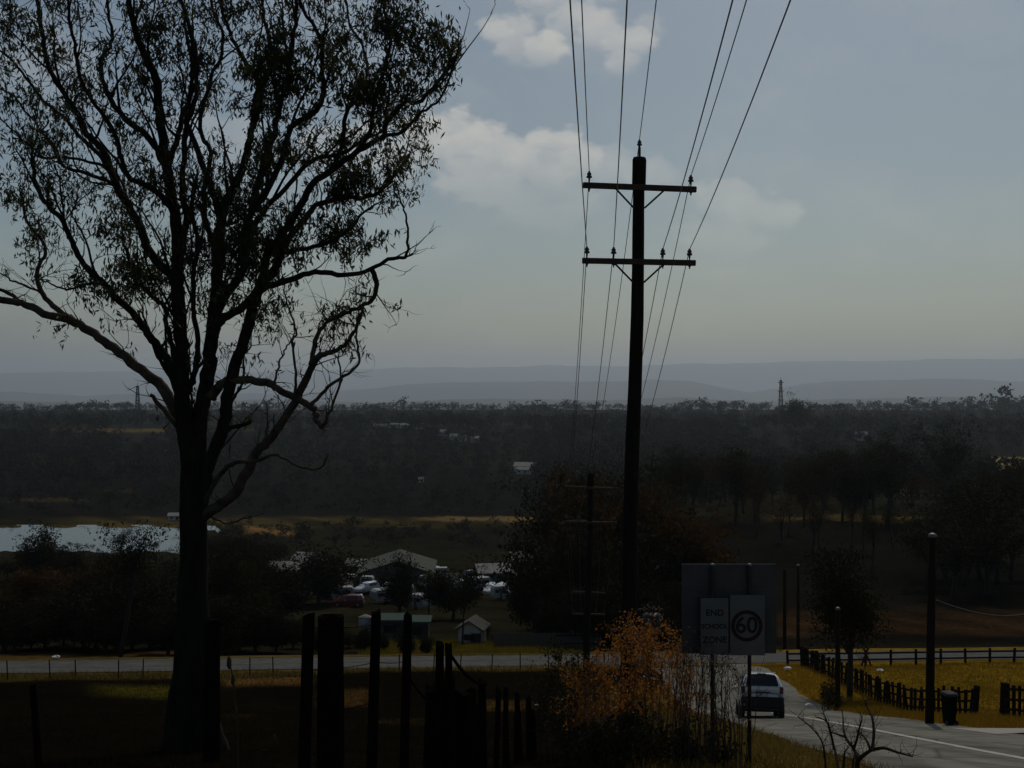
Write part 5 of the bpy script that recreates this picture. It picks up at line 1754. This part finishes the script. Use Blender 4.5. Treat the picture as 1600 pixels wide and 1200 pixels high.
# scraps of litter on the grass
M_litter = mk_mat('white_litter', (.85, .84, .82), (.78, .77, .75), .6, 12)
def litter(px, py, s, label):
    x, D = hit(px, py, 20)
    rnd = random.Random(px)
    m = MB(); n = 8
    for z, r in ((0, .9), (.25, 1.0), (.5, .8), (.7, .35)):
        for k in range(n):
            an = 2 * math.pi * k / n
            rr = s * r * rnd.uniform(.7, 1.2)
            m.v.append((rr * math.cos(an) * 1.3, rr * math.sin(an), s * z * rnd.uniform(.8, 1.2)))
    for i in range(3):
        for k in range(n):
            m.f.append((i * n + k, i * n + (k + 1) % n, (i + 1) * n + (k + 1) % n, (i + 1) * n + k))
    m.f.append(tuple(3 * n + k for k in range(n)))
    o = m.build('litter', M_litter, None, False, (x, D, g1(x, D) + .12))
    tag(o, label, 'litter')
litter(1231, 1049, .20, 'bright white crumpled bag on the verge above the car')
litter(1375, 1052, .15, 'white scrap on the paddock grass right of the verge tree')
litter(1264, 1107, .14, 'pale scrap at the road edge right of the car')
litter(88, 1030, .19, 'pale rounded scrap beside the cross road at left')
litter(636, 1126, .07, 'white speck on the dark paddock between the fence posts')
litter(838, 1106, .07, 'white speck at the end of the fence palings')

# ================================================================== grasses
def grass(name, label, pts, hmin, hmax, wid, c1, c2, seed):
    rr = np.random.default_rng(seed)
    x, y = pts
    n = len(x)
    z = ground(x, y)
    h = rr.uniform(hmin, hmax, n)
    an = rr.uniform(0, 6.283, n)
    w = wid * rr.uniform(.6, 1.3, n)
    dx, dy = np.cos(an) * w / 2, np.sin(an) * w / 2
    lx, ly = rr.normal(0, .45, n) * h, rr.normal(0, .45, n) * h
    v = np.stack([np.stack([x - dx, y - dy, z - .02], 1), np.stack([x + dx, y + dy, z - .02], 1), np.stack([x + lx, y + ly, z + h], 1)], 1).reshape(-1, 3)
    m = leaf_mat(name + '_blades', c1, c2, tuple(q * 1.1 for q in c2), .35, .5)
    o = link(name, np_mesh(name, v, np.arange(3 * n).reshape(n, 3), m))
    tag(o, label, kind='stuff')
gr = np.random.default_rng(77)
def region(n, x0, x1, y0, y1, keep):
    x = gr.uniform(x0, x1, n); y = gr.uniform(y0, y1, n)
    k = keep(x, y)
    return x[k], y[k]
rx = lambda y: 8.4 + .045 * y
grass('verge_grass', 'dry golden grass on the verge right of the road', region(60000, 11, 18.5, 20, 80, lambda x, y: (x > rx(y) + 3.25) & (np.abs(y - 35 - (x - 12.4) * .04) > 1.3 + .9 * np.clip(14 - x, 0, 2)) & (y - .24 * x < 79.5)), .05, .20, .03, (.165, .092, .009), (.235, .14, .014), 1)
grass('paddock_grass', 'olive gold grass of the fenced paddock', region(90000, 18, 62, 40, 92, lambda x, y: (y - .24 * x < 78.6)), .05, .17, .05, (.145, .086, .008), (.20, .122, .012), 2)
grass('verge_grass', 'dry tan grass on the verge left of the road', region(42000, .5, 8.4, 18.5, 60, lambda x, y: (x < rx(y) - 3.3) & (x > rx(y) - 7.5)), .05, .22, .025, (.11, .072, .014), (.17, .115, .025), 3)
grass('paddock_stubble', 'near-black stubble over the left paddock', region(80000, -26, 4.5, 17, 76, lambda x, y: (y - .24 * x < 79)), .05, .22, .022, (.006, .005, .003), (.022, .016, .007), 4)
grass('roadside_grass', 'gold grass fringe along the near side of the cross road', region(30000, -40, 14, 64, 86, lambda x, y: (np.abs(y - .24 * x - 77.6) < 2.3)), .1, .35, .05, (.07, .045, .010), (.13, .085, .016), 5)
grass('strip_grass', 'yellow grass strip in front of the settlement', region(26000, -12, 5, 88, 110, lambda x, y: (y - .24 * x > 87.5) & (800 + F * x / y > 560)), .08, .3, .06, (.10, .075, .010), (.16, .12, .012), 6)

# caravans and small vans scattered through the settlement
def caravans():
    M_van = mk_mat('caravan_panel', (.46, .45, .42), (.30, .29, .27), .5, 1.5)
    root = None
    rnd = random.Random(61)
    i = 0
    spots = [(432, 236), (460, 226), (493, 232), (545, 214), (574, 202), (480, 186), (536, 176), (664, 204), (690, 222), (750, 198), (826, 205), (836, 182), (600, 172), (655, 160), (780, 176), (720, 172), (440, 250), (515, 240), (530, 226), (590, 240), (640, 244), (675, 236), (735, 226), (760, 232), (790, 222), (815, 216), (500, 200), (625, 186)]
    for px, D in sorted(spots):
        c = on_ground(px, D)
        if root is None:
            root = empty('caravan', c)
            m = MB()
            prof = [(-1.6, .45), (1.6, .45), (1.75, .9), (1.65, 1.9), (1.3, 2.25), (-1.3, 2.25), (-1.65, 1.9), (-1.75, .9)]
            for y in (-1.0, 1.0):
                m.v += [(x, y, z) for x, z in prof]
            n = len(prof)
            m.f = [tuple(range(n)), tuple(reversed(range(n, 2 * n)))] + [(k, k + n, (k + 1) % n + n, (k + 1) % n) for k in range(n)]
            bevel(m.build('body', M_van, root), .08)
            for x in (-.9, .7):
                MB().box((x, -1.02, 1.5), (.8, .05, .5)).build('window', M_pane, root)
            MB().box((0, -1.015, 1.15), (.5, .04, 1.3)).build('door', M_wallg, root)
            for s in (-1, 1):
                MB().lathe([(.3, -.08), (.3, .08)], (0, s * .85, .3), 14, Matrix.Rotation(R(90), 3, 'X')).build('wheel', M_black, root, True)
            MB().tube([(1.7, 0, .45), (2.6, 0, .42)], .05, 6).build('towbar', M_dsteel, root)
            o = root
        else:
            o = copy_tree(root, c)
        o.rotation_euler = (0, 0, rnd.uniform(-.7, .7))
        i += 1
        o.scale = (rnd.uniform(.55, 1.0),) * 2 + (rnd.uniform(.75, 1.0),)
        tag(o, ORD[i] + ' pale caravan from the left among the trees of the settlement', 'caravan', 'caravans of the settlement')
caravans()
